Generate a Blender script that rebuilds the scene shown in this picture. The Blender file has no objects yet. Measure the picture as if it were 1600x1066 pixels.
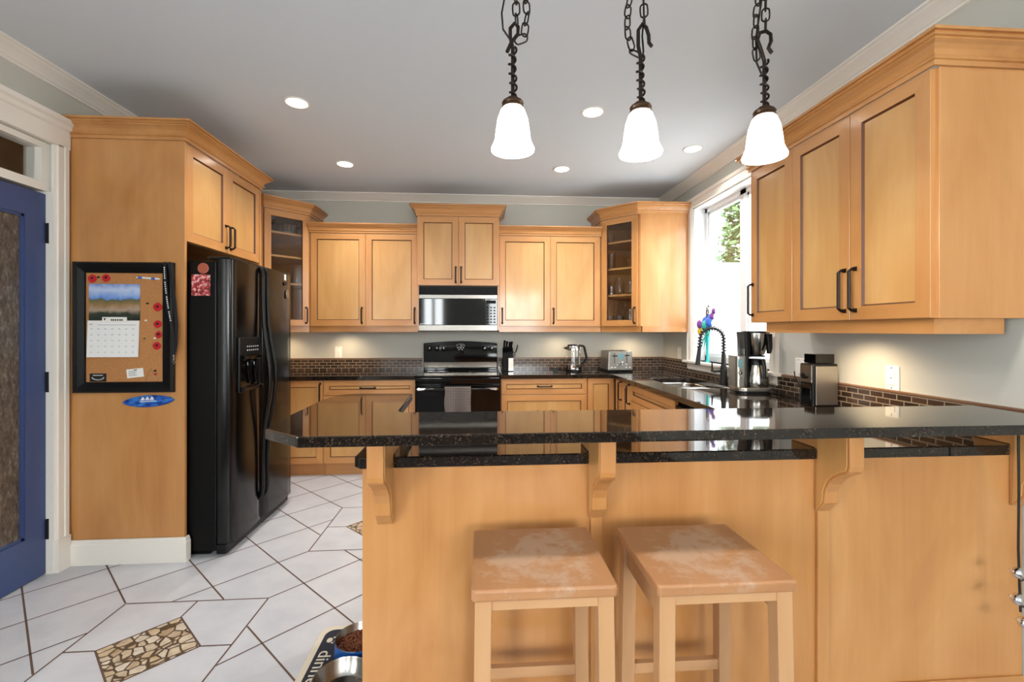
import bpy, bmesh, math, random
from mathutils import Vector, Matrix
random.seed(7)
PI = math.pi
sc = bpy.context.scene
C = sc.collection
def R(d): return math.radians(d)

# ---------------------------------------------------------------- camera, sky, lights, exposure
cam_d = bpy.data.cameras.new('camera'); cam = bpy.data.objects.new('camera', cam_d); C.objects.link(cam)
cam.location = (0, 0, 1.33); cam.rotation_euler = (R(90), 0, R(-4.03))
cam_d.sensor_width = 36; cam_d.lens = 710 / 1600 * 36; cam_d.shift_y = -17 / 1600; cam_d.clip_start = 0.05
sc.camera = cam
vs = sc.view_settings
vs.view_transform = 'Standard'; vs.look = 'None'; vs.gamma = 1.0; vs.use_curve_mapping = False
vs.exposure = 0.55
w = bpy.data.worlds.new('sky'); sc.world = w; w.use_nodes = True
bg = w.node_tree.nodes['Background']; bg.inputs[0].default_value = (0.93, 0.97, 1.0, 1); bg.inputs[1].default_value = 6.0
def area(name, loc, rot, sx, sy, power, col=(1, 1, 1), spread=180):
    l = bpy.data.lights.new(name, 'AREA'); l.shape = 'RECTANGLE'; l.size = sx; l.size_y = sy
    l.energy = power; l.color = col; l.spread = R(spread)
    o = bpy.data.objects.new(name, l); C.objects.link(o); o.location = loc; o.rotation_euler = rot
    return o
# daylight entering by the living-room windows behind the camera and by the window over the sink
REAR = -3.6
area('daylight_rear', (-1.25, REAR - .1, 1.65), (R(90), 0, 0), .6, 1.3, 48, (.97, .99, 1))
area('daylight_rear', (0.95, REAR - .1, 1.65), (R(90), 0, 0), 1.5, 1.3, 88, (.97, .99, 1))
area('daylight_side', (-2.48, -1.2, 1.35), (R(90), 0, R(-90)), 1.7, 1.9, 42, (.97, .99, 1))

# ---------------------------------------------------------------- materials
def lin(c):
    return tuple((x / 12.92 if x <= .04045 else ((x + .055) / 1.055) ** 2.4) for x in [v / 255 for v in c])
M = {}
def mat(name, rgb, rough=.5, metal=0, spec=.5, coat=0, **k):
    m = bpy.data.materials.new(name); m.use_nodes = True
    b = m.node_tree.nodes['Principled BSDF']
    b.inputs['Base Color'].default_value = (*lin(rgb), 1)
    b.inputs['Roughness'].default_value = rough; b.inputs['Metallic'].default_value = metal
    b.inputs['Specular IOR Level'].default_value = spec; b.inputs['Coat Weight'].default_value = coat
    b.inputs['Coat Roughness'].default_value = k.get('coat_rough', .12)
    if 'trans' in k: b.inputs['Transmission Weight'].default_value = k['trans']
    if 'ior' in k: b.inputs['IOR'].default_value = k['ior']
    if 'emit' in k:
        b.inputs['Emission Color'].default_value = (*lin(k.get('ecol', rgb)), 1); b.inputs['Emission Strength'].default_value = k['emit']
    M[name] = m
    return m
def nd(m, t, **k):
    n = m.node_tree.nodes.new(t)
    for a, v in k.items(): setattr(n, a, v)
    return n
def lk(m, a, b): m.node_tree.links.new(a, b)
def coords(m, scale, kind='Object'):
    tc = nd(m, 'ShaderNodeTexCoord'); mp = nd(m, 'ShaderNodeMapping'); mp.inputs['Scale'].default_value = scale
    lk(m, tc.outputs[kind], mp.inputs[0]); return mp.outputs[0]
def ramp(m, src, stops):
    r = nd(m, 'ShaderNodeValToRGB'); e = r.color_ramp.elements
    while len(e) < len(stops): e.new(.5)
    for el, (p, c) in zip(e, stops): el.position = p; el.color = (*lin(c), 1)
    lk(m, src, r.inputs[0]); return r.outputs[0]
def noise(m, vec, scale, detail=4, rough=.55, dist=0):
    n = nd(m, 'ShaderNodeTexNoise'); n.inputs['Scale'].default_value = scale; n.inputs['Detail'].default_value = detail
    n.inputs['Roughness'].default_value = rough; n.inputs['Distortion'].default_value = dist
    lk(m, vec, n.inputs['Vector']); return n.outputs[0]
def mixc(m, fac, a, b, mode='MIX'):
    x = nd(m, 'ShaderNodeMix', data_type='RGBA', blend_type=mode)
    if isinstance(fac, (int, float)): x.inputs[0].default_value = fac
    else: lk(m, fac, x.inputs[0])
    for s, i in ((a, 6), (b, 7)):
        if isinstance(s, tuple): x.inputs[i].default_value = (*lin(s), 1)
        else: lk(m, s, x.inputs[i])
    return x.outputs[2]
def bump(m, src, strength, dist=.002):
    b = nd(m, 'ShaderNodeBump'); b.inputs['Strength'].default_value = strength; b.inputs['Distance'].default_value = dist
    lk(m, src, b.inputs['Height']); lk(m, b.outputs[0], m.node_tree.nodes['Principled BSDF'].inputs['Normal'])
def base(m, src): lk(m, src, m.node_tree.nodes['Principled BSDF'].inputs['Base Color'])

def wood(name, axis, lo, mid, hi, rough=.36, coat=.5):
    m = mat(name, mid, rough, 0, .45, coat, coat_rough=.14)
    s = [26, 26, 26]; s[axis] = 1.6
    g = noise(m, coords(m, s), 1.0, 5, .6, .6)
    s2 = [3.2, 3.2, 3.2]; s2[axis] = 1.1
    f = noise(m, coords(m, s2), 1.0, 3, .5, 1.2)
    fine = ramp(m, g, [(.30, lo), (.55, mid), (.78, hi)])
    blot = ramp(m, f, [(.28, lo), (.5, mid), (.75, hi)])
    base(m, mixc(m, .74, fine, blot))
    return m
MAPLE = ((173, 115, 61), (193, 136, 79), (207, 153, 96))
wood('maple_upright', 2, *MAPLE); wood('maple_along', 0, *MAPLE); wood('maple_deep', 1, *MAPLE)
PAN = ((184, 133, 75), (201, 152, 91), (213, 167, 108))
wood('maple_panel', 2, *PAN)
wood('stool_wood', 2, (176, 130, 88), (192, 147, 104), (205, 162, 120), .45, .1)
wood('stool_rail', 0, (176, 130, 88), (192, 147, 104), (205, 162, 120), .45, .1)
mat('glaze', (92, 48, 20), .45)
# worn seat: bare greyish patches in the middle
m = wood('stool_seat', 1, (156, 108, 68), (172, 122, 82), (186, 138, 96), .42, .15)
v = coords(m, (1, 1, 1))
ln = nd(m, 'ShaderNodeVectorMath', operation='LENGTH'); mp = coords(m, (4.6, 5.4, 0)); lk(m, mp, ln.inputs[0])
n1 = noise(m, coords(m, (1, 1, 1)), 11, 9, .70, .25)
mu = nd(m, 'ShaderNodeMath', operation='MULTIPLY_ADD'); lk(m, ln.outputs['Value'], mu.inputs[0]); mu.inputs[1].default_value = -.20; mu.inputs[2].default_value = .02
ad = nd(m, 'ShaderNodeMath', operation='ADD'); lk(m, n1, ad.inputs[0]); lk(m, mu.outputs[0], ad.inputs[1])
rp = nd(m, 'ShaderNodeValToRGB'); rp.color_ramp.elements[0].position = .36; rp.color_ramp.elements[1].position = .47; lk(m, ad.outputs[0], rp.inputs[0])
bs = m.node_tree.nodes['Principled BSDF'].inputs['Base Color']; old = bs.links[0].from_socket
wm = nd(m, 'ShaderNodeMath', operation='MULTIPLY'); wm.inputs[1].default_value = .6; lk(m, rp.outputs[0], wm.inputs[0])
base(m, mixc(m, wm.outputs[0], old, (190, 164, 142)))

# granite
m = mat('granite', (24, 21, 19), .045, 0, .55)
v = coords(m, (1, 1, 1))
sp1 = ramp(m, noise(m, v, 150, 5, .65), [(.44, (20, 17, 15)), (.56, (48, 37, 29)), (.66, (92, 76, 60)), (.78, (150, 134, 114))])
sp2 = ramp(m, noise(m, v, 26, 5, .7, .8), [(.38, (0, 0, 0)), (.62, (255, 255, 255))])
base(m, mixc(m, sp2, (22, 18, 16), sp1))
# floor tile and grout, pebble mosaic
m = mat('white_tile', (226, 223, 222), .32, 0, .45)
base(m, ramp(m, noise(m, coords(m, (1, 1, 1)), 5, 5, .6), [(.3, (192, 193, 198)), (.7, (207, 207, 210))]))
m = wood('dark_boards', 1, (40, 26, 17), (50, 33, 22), (62, 42, 28), .7, 0)
mat('grout', (104, 84, 74), .9, 0, .1)
m = mat('pebble_mosaic', (190, 170, 140), .55)
vo = nd(m, 'ShaderNodeTexVoronoi', feature='DISTANCE_TO_EDGE'); vc = nd(m, 'ShaderNodeTexVoronoi')
dis = noise(m, coords(m, (1, 1, 1)), 30, 2)
cv = coords(m, (1, 1, 1)); mixv = nd(m, 'ShaderNodeVectorMath', operation='ADD'); lk(m, cv, mixv.inputs[0])
scv = nd(m, 'ShaderNodeVectorMath', operation='SCALE'); n3 = nd(m, 'ShaderNodeTexNoise'); n3.inputs['Scale'].default_value = 26
lk(m, cv, n3.inputs['Vector']); lk(m, n3.outputs['Color'], scv.inputs[0]); scv.inputs['Scale'].default_value = .012; lk(m, scv.outputs[0], mixv.inputs[1])
for q in (vo, vc): q.inputs['Scale'].default_value = 23; lk(m, mixv.outputs[0], q.inputs['Vector'])
sepc = nd(m, 'ShaderNodeSeparateColor'); lk(m, vc.outputs['Color'], sepc.inputs[0])
stone = ramp(m, sepc.outputs[0], [(.0, (196, 166, 120)), (.25, (216, 200, 176)), (.5, (172, 136, 94)), (.75, (222, 212, 196)), (1, (198, 168, 122))])
st2 = mixc(m, .35, stone, ramp(m, dis, [(.3, (120, 100, 76)), (.7, (225, 214, 196))]))
ed = ramp(m, vo.outputs['Distance'], [(.055, (0, 0, 0)), (.10, (255, 255, 255))])
base(m, mixc(m, ed, (84, 64, 42), st2)); bump(m, ed, .5, .003)
# slate-brown brick mosaic on the splash
m = mat('brick_tile', (60, 48, 40), .18)
tc = nd(m, 'ShaderNodeTexCoord'); sx = nd(m, 'ShaderNodeSeparateXYZ'); lk(m, tc.outputs['Object'], sx.inputs[0])
su = nd(m, 'ShaderNodeMath', operation='ADD'); lk(m, sx.outputs[0], su.inputs[0]); lk(m, sx.outputs[1], su.inputs[1])
cb = nd(m, 'ShaderNodeCombineXYZ'); lk(m, su.outputs[0], cb.inputs[0]); lk(m, sx.outputs[2], cb.inputs[1])
bk = nd(m, 'ShaderNodeTexBrick'); bk.inputs['Scale'].default_value = 1; bk.inputs['Brick Width'].default_value = .074
bk.inputs['Row Height'].default_value = .0285; bk.inputs['Mortar Size'].default_value = .0028; bk.inputs['Mortar Smooth'].default_value = .1
bk.inputs['Color1'].default_value = (*lin((44, 35, 30)), 1); bk.inputs['Color2'].default_value = (*lin((74, 56, 44)), 1); bk.inputs['Mortar'].default_value = (*lin((142, 126, 108)), 1)
lk(m, cb.outputs[0], bk.inputs['Vector']); base(m, bk.outputs[0])
mat('cap_tile', (120, 88, 66), .25)
# paint
mat('wall_paint', (194, 192, 182), .75, 0, .25)
mat('ceiling_paint', (222, 228, 234), .85, 0, .2)
mat('white_trim', (232, 226, 216), .4, 0, .4)
mat('white_frame', (236, 237, 238), .35)
mat('blue_paint', (58, 74, 116), .35, 0, .5)
mat('dark_room', (64, 52, 42), .9)
m = mat('rain_glass', (70, 62, 54), .3, 0, .5)
rn = noise(m, coords(m, (70, 70, 26)), 1, 4, .7)
base(m, ramp(m, rn, [(.35, (54, 47, 40)), (.55, (92, 82, 72)), (.75, (142, 132, 122))])); bump(m, rn, .4, .003)
# appliances
mat('black_gloss', (6, 6, 7), .05, 0, .40)
m = mat('black_pebbled', (6, 6, 6), .17, 0, .42)
bump(m, noise(m, coords(m, (1, 1, 1)), 420, 2), .10, .0006)
mat('black_plastic', (13, 13, 14), .35, 0, .28)
mat('vent_black', (8, 8, 8), .5, 0, .15)
mat('trim_steel', (122, 118, 112), .26, 1)
mat('black_side', (6, 6, 6), .35, 0, .2)
mat('print_grey', (176, 178, 182), .7)
mat('dark_steel', (96, 90, 84), .2, 1)
mat('black_matte', (16, 15, 15), .6)
mat('dark_bronze', (38, 28, 22), .42, .6)
mat('bronze_cap', (70, 50, 34), .35, .7)
m = mat('steel', (164, 160, 154), .22, 1)
mat('steel_soft', (170, 164, 155), .32, 1)
mat('chrome', (225, 225, 228), .07, 1)
mat('white_plastic', (238, 234, 226), .4)
mat('white_mark', (225, 225, 225), .5)
mat('paper', (236, 235, 232), .7)
mat('ink', (40, 40, 44), .7)
mat('red_felt', (190, 22, 34), .8)
mat('lcd', (110, 158, 164), .3)
mat('lamp_lens', (255, 250, 240), .5, emit=12.0)
mat('lamp_shade', (255, 252, 246), .35, emit=5.0)
m = mat('cork', (182, 130, 80), .9)
base(m, ramp(m, noise(m, coords(m, (1, 1, 1)), 160, 3), [(.3, (172, 116, 66)), (.7, (190, 134, 82))]))
mat('clear_glass', (250, 252, 252), .02, 0, .5, trans=1.0, ior=1.45)
def pane_glass(name, tint):
    m = bpy.data.materials.new(name); m.use_nodes = True; nt = m.node_tree; nt.nodes.clear()
    o = nd(m, 'ShaderNodeOutputMaterial'); mx = nd(m, 'ShaderNodeMixShader'); t = nd(m, 'ShaderNodeBsdfTransparent'); g = nd(m, 'ShaderNodeBsdfGlossy')
    t.inputs[0].default_value = (*tint, 1); g.inputs['Roughness'].default_value = .02; g.inputs[0].default_value = (1, 1, 1, 1)
    fr = nd(m, 'ShaderNodeFresnel'); ge = nd(m, 'ShaderNodeNewGeometry'); ma = nd(m, 'ShaderNodeMath', operation='MULTIPLY_ADD')
    lk(m, ge.outputs['Backfacing'], ma.inputs[0]); ma.inputs[1].default_value = 1 / 1.5 - 1.5; ma.inputs[2].default_value = 1.5; lk(m, ma.outputs[0], fr.inputs[0])
    lk(m, fr.outputs[0], mx.inputs[0]); lk(m, t.outputs[0], mx.inputs[1]); lk(m, g.outputs[0], mx.inputs[2]); lk(m, mx.outputs[0], o.inputs[0])
    M[name] = m
pane_glass('pane', (.97, .98, .98)); pane_glass('tank_clear', (.93, .95, .96)); pane_glass('cabinet_pane', (.9, .9, .9))
# calendar photograph: sky, hills, town
m = mat('calendar_photo', (120, 150, 200), .4)
v = coords(m, (1, 1, 1)); sz = nd(m, 'ShaderNodeSeparateXYZ'); lk(m, v, sz.inputs[0])
nz = noise(m, v, 18, 5); a1 = nd(m, 'ShaderNodeMath', operation='MULTIPLY_ADD'); lk(m, nz, a1.inputs[0]); a1.inputs[1].default_value = .07; lk(m, sz.outputs[2], a1.inputs[2])
land = ramp(m, a1.outputs[0], [(.04, (26, 36, 28)), (.075, (52, 62, 44)), (.095, (176, 152, 132)), (.12, (150, 118, 74)), (.155, (96, 98, 66)), (.16, (92, 140, 214)), (.21, (190, 205, 232)), (.26, (60, 104, 190))])
base(m, land)
m = mat('blossom_print', (180, 60, 70), .4)
base(m, ramp(m, noise(m, coords(m, (1, 1, 1)), 55, 4), [(.36, (50, 18, 22)), (.47, (176, 44, 54)), (.55, (206, 90, 88)), (.60, (236, 222, 214)), (.70, (120, 128, 110))]))
m = mat('surf_print', (30, 70, 160), .3)
base(m, ramp(m, noise(m, coords(m, (1, 1, 3)), 22, 4), [(.35, (16, 30, 86)), (.5, (32, 84, 176)), (.62, (60, 130, 200)), (.72, (40, 92, 60))]))
m = mat('towel_cloth', (110, 98, 92), .95, 0, .1)
ck = nd(m, 'ShaderNodeTexBrick'); ck.offset = 0; ck.inputs['Scale'].default_value = 1; ck.inputs['Brick Width'].default_value = .014; ck.inputs['Row Height'].default_value = .014
ck.inputs['Mortar Size'].default_value = .002; ck.inputs['Color1'].default_value = (*lin((70, 60, 58)), 1); ck.inputs['Color2'].default_value = (*lin((64, 55, 52)), 1); ck.inputs['Mortar'].default_value = (*lin((136, 126, 122)), 1)
tc = nd(m, 'ShaderNodeTexCoord'); s3 = nd(m, 'ShaderNodeSeparateXYZ'); lk(m, tc.outputs['Object'], s3.inputs[0]); c3 = nd(m, 'ShaderNodeCombineXYZ')
lk(m, s3.outputs[0], c3.inputs[0]); lk(m, s3.outputs[2], c3.inputs[1]); lk(m, c3.outputs[0], ck.inputs['Vector']); base(m, ck.outputs[0])
mat('mat_cream', (214, 204, 184), .8); mat('mat_navy', (30, 33, 48), .8); mat('bowl_blue', (26, 84, 160), .35)
m = mat('kibble', (112, 62, 34), .85)
for n_, c_ in (('turquoise', (40, 176, 172)), ('petal_blue', (58, 110, 214)), ('petal_purple', (128, 72, 160)), ('petal_yellow', (224, 190, 40)), ('petal_pink', (214, 96, 150))): mat(n_, c_, .25)
mat('leaf_green', (84, 112, 66), .6); mat('bark', (92, 76, 60), .9)
mat('siding', (226, 226, 222), .7)
mat('magnet_red', (168, 86, 60), .5)

# ---------------------------------------------------------------- mesh helpers
class MB:
    def __init__(s): s.v = []; s.f = []; s.m = []; s.sm = []
    def add(s, vs, fs, mi=0, smooth=False, T=None):
        o = len(s.v)
        s.v += [tuple((T @ Vector(p)) if T else p) for p in vs]
        for f in fs: s.f.append(tuple(i + o for i in f)); s.m.append(mi); s.sm.append(smooth)
        return s
    def box(s, x0, x1, y0, y1, z0, z1, mi=0, T=None):
        vs = [(x, y, z) for z in (z0, z1) for y in (y0, y1) for x in (x0, x1)]
        return s.add(vs, [(0, 2, 3, 1), (4, 5, 7, 6), (0, 1, 5, 4), (2, 6, 7, 3), (0, 4, 6, 2), (1, 3, 7, 5)], mi, False, T)
    def prism(s, pts, h0, h1, axis='z', mi=0, smooth=False, T=None):
        n = len(pts)
        def P(p, h):
            return {'z': (p[0], p[1], h), 'x': (h, p[0], p[1]), 'y': (p[0], h, p[1])}[axis]
        vs = [P(p, h0) for p in pts] + [P(p, h1) for p in pts]
        fs = [(i, (i + 1) % n, n + (i + 1) % n, n + i) for i in range(n)]
        o = len(s.v); s.add(vs, fs, mi, smooth, T); s.add(vs, [tuple(range(n))[::-1], tuple(range(n, 2 * n))], mi, False, T)
        return s
    def lathe(s, prof, seg=24, mi=0, T=None, closed=False, smooth=True, cap=True):
        vs = []; fs = []; n = len(prof)
        for k in range(seg):
            a = 2 * PI * k / seg
            for r, z in prof: vs.append((r * math.cos(a), r * math.sin(a), z))
        for k in range(seg):
            k2 = (k + 1) % seg
            for i in range(n - 1): fs.append((k * n + i, k2 * n + i, k2 * n + i + 1, k * n + i + 1))
            if closed: fs.append((k * n + n - 1, k2 * n + n - 1, k2 * n, k * n))
        s.add(vs, fs, mi, smooth, T)
        if not closed and cap:
            if prof[0][0] > 1e-5: s.add([vs[k * n] for k in range(seg)], [tuple(range(seg))[::-1]], mi, False, T)
            if prof[-1][0] > 1e-5: s.add([vs[k * n + n - 1] for k in range(seg)], [tuple(range(seg))], mi, False, T)
        return s
    def tube(s, path, r, seg=8, mi=0, closed=False, cap=True, T=None, smooth=True):
        P = [Vector(p) for p in path]; n = len(P)
        rr = r if isinstance(r, (list, tuple)) else [r] * n
        tang = []
        for i in range(n):
            a = P[(i - 1) % n] if (closed or i > 0) else P[i]; b = P[(i + 1) % n] if (closed or i < n - 1) else P[i]
            t = (b - a); tang.append(t.normalized() if t.length > 1e-9 else Vector((0, 0, 1)))
        up = Vector((0, 0, 1)) if abs(tang[0].z) < .9 else Vector((1, 0, 0))
        nrm = (up - tang[0] * up.dot(tang[0])).normalized(); vs = []
        for i in range(n):
            t = tang[i]; nrm = (nrm - t * nrm.dot(t)); nrm = nrm.normalized() if nrm.length > 1e-6 else t.orthogonal().normalized()
            bn = t.cross(nrm)
            for k in range(seg):
                a = 2 * PI * (k + .5) / seg
                vs.append(tuple(P[i] + (nrm * math.cos(a) + bn * math.sin(a)) * rr[i]))
        fs = []
        for i in range(n if closed else n - 1):
            j = (i + 1) % n
            for k in range(seg):
                k2 = (k + 1) % seg; fs.append((i * seg + k, i * seg + k2, j * seg + k2, j * seg + k))
        s.add(vs, fs, mi, smooth, T)
        if cap and not closed:
            s.add(vs[:seg], [tuple(range(seg))[::-1]], mi, False, T); s.add(vs[-seg:], [tuple(range(seg))], mi, False, T)
        return s
    def sweep(s, path, prof, z0, mi=0, closed=False, flip=False):
        """sweep profile (out, up) along a level path with mitred corners; 'out' is to the path's right side"""
        P = [Vector(p) for p in path]; n = len(P); vs = []
        for i in range(n):
            d1 = (P[i] - P[i - 1]).normalized() if (i > 0 or closed) else None
            d2 = (P[(i + 1) % n] - P[i]).normalized() if (i < n - 1 or closed) else None
            if d1 is None: d1 = d2
            if d2 is None: d2 = d1
            n1 = Vector((d1.y, -d1.x)); n2 = Vector((d2.y, -d2.x)); b = (n1 + n2).normalized(); k = 1 / max(.25, b.dot(n1))
            for o, u in prof: vs.append((P[i].x + b.x * o * k, P[i].y + b.y * o * k, z0 + u))
        m_ = len(prof); fs = []
        for i in range(n if closed else n - 1):
            j = (i + 1) % n
            for q in range(m_):
                q2 = (q + 1) % m_; fs.append((i * m_ + q, j * m_ + q, j * m_ + q2, i * m_ + q2))
        s.add(vs, fs, mi)
        if not closed: s.add(vs[:m_], [tuple(range(m_))], mi); s.add(vs[-m_:], [tuple(range(m_))[::-1]], mi)
        return s
    def build(s, name, mats, parent=None, bevel=0, sharp=38, loc=None, zabs=True):
        me = bpy.data.meshes.new(name)
        off = Vector((0, 0, 0))
        if parent is not None and zabs: off = Vector((0, 0, zoff(parent)))
        if loc is not None: off = Vector(loc)
        me.from_pydata([tuple(Vector(p) - off) for p in s.v], [], s.f)
        for mm in (mats if isinstance(mats, (list, tuple)) else [mats]): me.materials.append(M[mm])
        me.polygons.foreach_set('material_index', s.m); me.polygons.foreach_set('use_smooth', s.sm)
        bm = bmesh.new(); bm.from_mesh(me); bmesh.ops.remove_doubles(bm, verts=bm.verts, dist=1e-5)
        bmesh.ops.recalc_face_normals(bm, faces=bm.faces); bm.to_mesh(me); bm.free()
        if any(s.sm): me.set_sharp_from_angle(angle=R(sharp))
        me.update()
        o = bpy.data.objects.new(name, me); C.objects.link(o)
        if parent is not None: o.parent = parent
        if loc is not None: o.location = loc
        if bevel:
            b = o.modifiers.new('edge', 'BEVEL'); b.width = bevel; b.segments = 2; b.limit_method = 'ANGLE'; b.angle_limit = R(35)
        return o
def zoff(o):
    z = 0
    while o is not None: z += o.location.z; o = o.parent
    return z
def tag(o, label, cat, group=None):
    o['label'] = label; o['category'] = cat
    if group: o['group'] = group
    return o
def thing(name, label, cat, loc, rotz=0, group=None):
    o = bpy.data.objects.new(name, None); C.objects.link(o); o.empty_display_size = .05
    o.location = loc; o.rotation_euler = (0, 0, R(rotz)); return tag(o, label, cat, group)
def struct(o, label=None):
    o['kind'] = 'structure'
    if label: o['label'] = label
    return o
def dup(root, loc, rotz, label, group=None):
    r = root.copy(); C.objects.link(r); r.location = loc; r.rotation_euler = (0, 0, R(rotz)); r['label'] = label
    if group: r['group'] = group
    for ch in list(root.children):
        c = ch.copy(); C.objects.link(c); c.parent = r
        for g in list(ch.children):
            d = g.copy(); C.objects.link(d); d.parent = c
    return r
def slab(outer, holes, z0, z1):
    bm = bmesh.new()
    for lp in [outer] + holes:
        vs = [bm.verts.new((x, y, z0)) for x, y in lp]
        for i in range(len(vs)): bm.edges.new((vs[i], vs[(i + 1) % len(vs)]))
    bmesh.ops.triangle_fill(bm, use_beauty=True, edges=bm.edges[:])
    r = bmesh.ops.extrude_face_region(bm, geom=bm.faces[:])
    for e in r['geom']:
        if isinstance(e, bmesh.types.BMVert): e.co.z = z1
    bmesh.ops.recalc_face_normals(bm, faces=bm.faces[:])
    mb = MB(); bm.verts.index_update()
    mb.v = [tuple(v.co) for v in bm.verts]; mb.f = [tuple(v.index for v in f.verts) for f in bm.faces]
    mb.m = [0] * len(mb.f); mb.sm = [False] * len(mb.f); bm.free(); return mb
def rrect(x0, x1, y0, y1, r, n=5):
    pts = []
    for cx, cy, a in ((x1 - r, y0 + r, -90), (x1 - r, y1 - r, 0), (x0 + r, y1 - r, 90), (x0 + r, y0 + r, 180)):
        for k in range(n + 1):
            t = R(a + 90 * k / n); pts.append((cx + r * math.cos(t), cy + r * math.sin(t)))
    return pts
def circ(cx, cy, rx, ry=None, n=24):
    ry = ry or rx
    return [(cx + rx * math.cos(2 * PI * k / n), cy + ry * math.sin(2 * PI * k / n)) for k in range(n)]
def text_mb(txt, size, depth=.0006):
    cu = bpy.data.curves.new('lettering', 'FONT'); cu.body = txt; cu.size = size; cu.extrude = depth / 2; cu.align_x = 'CENTER'; cu.align_y = 'CENTER'
    o = bpy.data.objects.new('lettering', cu); C.objects.link(o); dg = bpy.context.evaluated_depsgraph_get(); dg.update()
    me = bpy.data.meshes.new_from_object(o.evaluated_get(dg)); mb = MB()
    mb.add([tuple(v.co) for v in me.vertices], [tuple(p.vertices) for p in me.polygons])
    bpy.data.objects.remove(o); bpy.data.curves.remove(cu); bpy.data.meshes.remove(me); return mb
def moved(mb, T):
    mb.v = [tuple(T @ Vector(p)) for p in mb.v]; return mb

# ---------------------------------------------------------------- the room
XL, XR, YB, ZC = -2.33, 1.985, 4.80, 2.735
WT = .15
floor = struct(MB().box(-3.2, XR + .16, .85, YB + WT, -.06, 0).build('floor', 'white_tile'))
struct(MB().box(-3.2, XR + .16, REAR - WT, .85, -.06, 0).build('floor_living', 'dark_boards'))
# modular tile joints: a 45 degree grid with square features holding a pebble diamond
P0, Q0, SP, HF = .617, 3.38, .459, .335
feats = []
for a in range(-4, 5):
    for b in (0,):
        i, j = 4 * a - b, a + 4 * b
        p, q = P0 + SP * i, Q0 + SP * j; x, y = (p - q) / 2, (p + q) / 2
        if XL - .4 < x < XR + .4 and 1.2 < y < YB: feats.append((x, y))
g = MB()
def strip(ax, ay, bx, by, wd=.0075):
    d = Vector((bx - ax, by - ay)); L = d.length
    if L < 1e-4: return
    d /= L; n = Vector((-d.y, d.x)) * wd / 2
    g.add([(ax + n.x, ay + n.y, .0006), (ax - n.x, ay - n.y, .0006), (bx - n.x, by - n.y, .0006), (bx + n.x, by + n.y, .0006)], [(0, 1, 2, 3)])
def infeat(x, y): return any(abs(x - fx) < HF and abs(y - fy) < HF for fx, fy in feats)
def run(fn):
    st = .01; k = -9.0; start = None
    while k < 9:
        x, y = fn(k); ok = XL - .1 < x < XR and REAR < y < YB and not infeat(x, y)
        if ok and start is None: start = (x, y)
        if not ok and start is not None: strip(*start, *last); start = None
        last = (x, y); k += st
for i in range(-24, 24):
    p = P0 + SP * i; run(lambda q: ((p - q) / 2, (p + q) / 2))
    q_ = Q0 + SP * i; run(lambda p_: ((p_ - q_) / 2, (p_ + q_) / 2))
mos = MB(); DI = .208
for fx, fy in feats:
    c = [(fx - HF, fy - HF), (fx + HF, fy - HF), (fx + HF, fy + HF), (fx - HF, fy + HF)]
    for k in range(4): strip(*c[k], *c[(k + 1) % 4])
    d = [(fx - DI, fy), (fx, fy - DI), (fx + DI, fy), (fx, fy + DI)]
    for k in range(4): strip(*d[k], *d[(k + 1) % 4])
    strip(fx - HF, fy, fx - DI, fy); strip(fx + DI, fy, fx + HF, fy); strip(fx, fy - HF, fx, fy - DI); strip(fx, fy + DI, fx, fy + HF)
    mos.add([(*q, .0003) for q in d], [(0, 1, 2, 3)])
g.build('grout_lines', 'grout', floor); o = mos.build('pebble_inset', 'pebble_mosaic', floor); o['label'] = 'tan and cream pebble mosaic diamonds'
struct(MB().box(-3.2, XR + .16, REAR - WT, YB + WT, ZC, ZC + .06).build('ceiling', 'ceiling_paint'))
struct(MB().box(-3.2, XR + .16, YB, YB + WT, 0, ZC).build('wall_back', 'wall_paint'))
def wall_with(name, along, lo, hi, f0, f1, holes):
    mb = MB(); holes = sorted(holes)
    def b(u0, u1, z0, z1):
        if u1 - u0 < 1e-4 or z1 - z0 < 1e-4: return
        if along == 'y': mb.box(f0, f1, u0, u1, z0, z1)
        else: mb.box(u0, u1, f0, f1, z0, z1)
    u = lo
    for h0, h1, z0, z1 in holes:
        b(u, h0, 0, ZC); b(h0, h1, 0, z0); b(h0, h1, z1, ZC); u = h1
    b(u, hi, 0, ZC)
    return struct(mb.build(name, 'wall_paint'))
WY0, WY1, WZ0, WZ1 = 2.975, 4.105, 1.047, 2.465
wall_with('wall_right', 'y', REAR, YB, XR, XR + .16, [(WY0, WY1, WZ0, WZ1)])
wall_with('wall_left', 'y', REAR, YB, XL - WT, XL, [(-2.05, -.35, .4, 2.3), (1.84, 2.655, 0, 2.345)])
wall_with('wall_rear', 'x', XL - WT, XR + .16, REAR - WT, REAR, [(-1.55, -.95, 1.0, 2.3), (.2, 1.7, 1.0, 2.3)])
struct(MB().box(-3.2, -3.1, 1.3, 3.4, 0, ZC).box(-3.1, XL - WT, 1.3, 1.4, 0, ZC).box(-3.1, XL - WT, 3.3, 3.4, 0, ZC).build('wall_pantry', 'dark_room'))
cor = [(0, 0), (.088, 0), (.088, -.010), (.078, -.014), (.070, -.022), (.052, -.034), (.034, -.048), (.022, -.060), (.014, -.064), (.014, -.074), (0, -.076)]
struct(MB().sweep([(XL, REAR), (XL, YB), (XR, YB), (XR, REAR)], cor, ZC - .0005, closed=True).build('trim_1', 'white_trim'))
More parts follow.
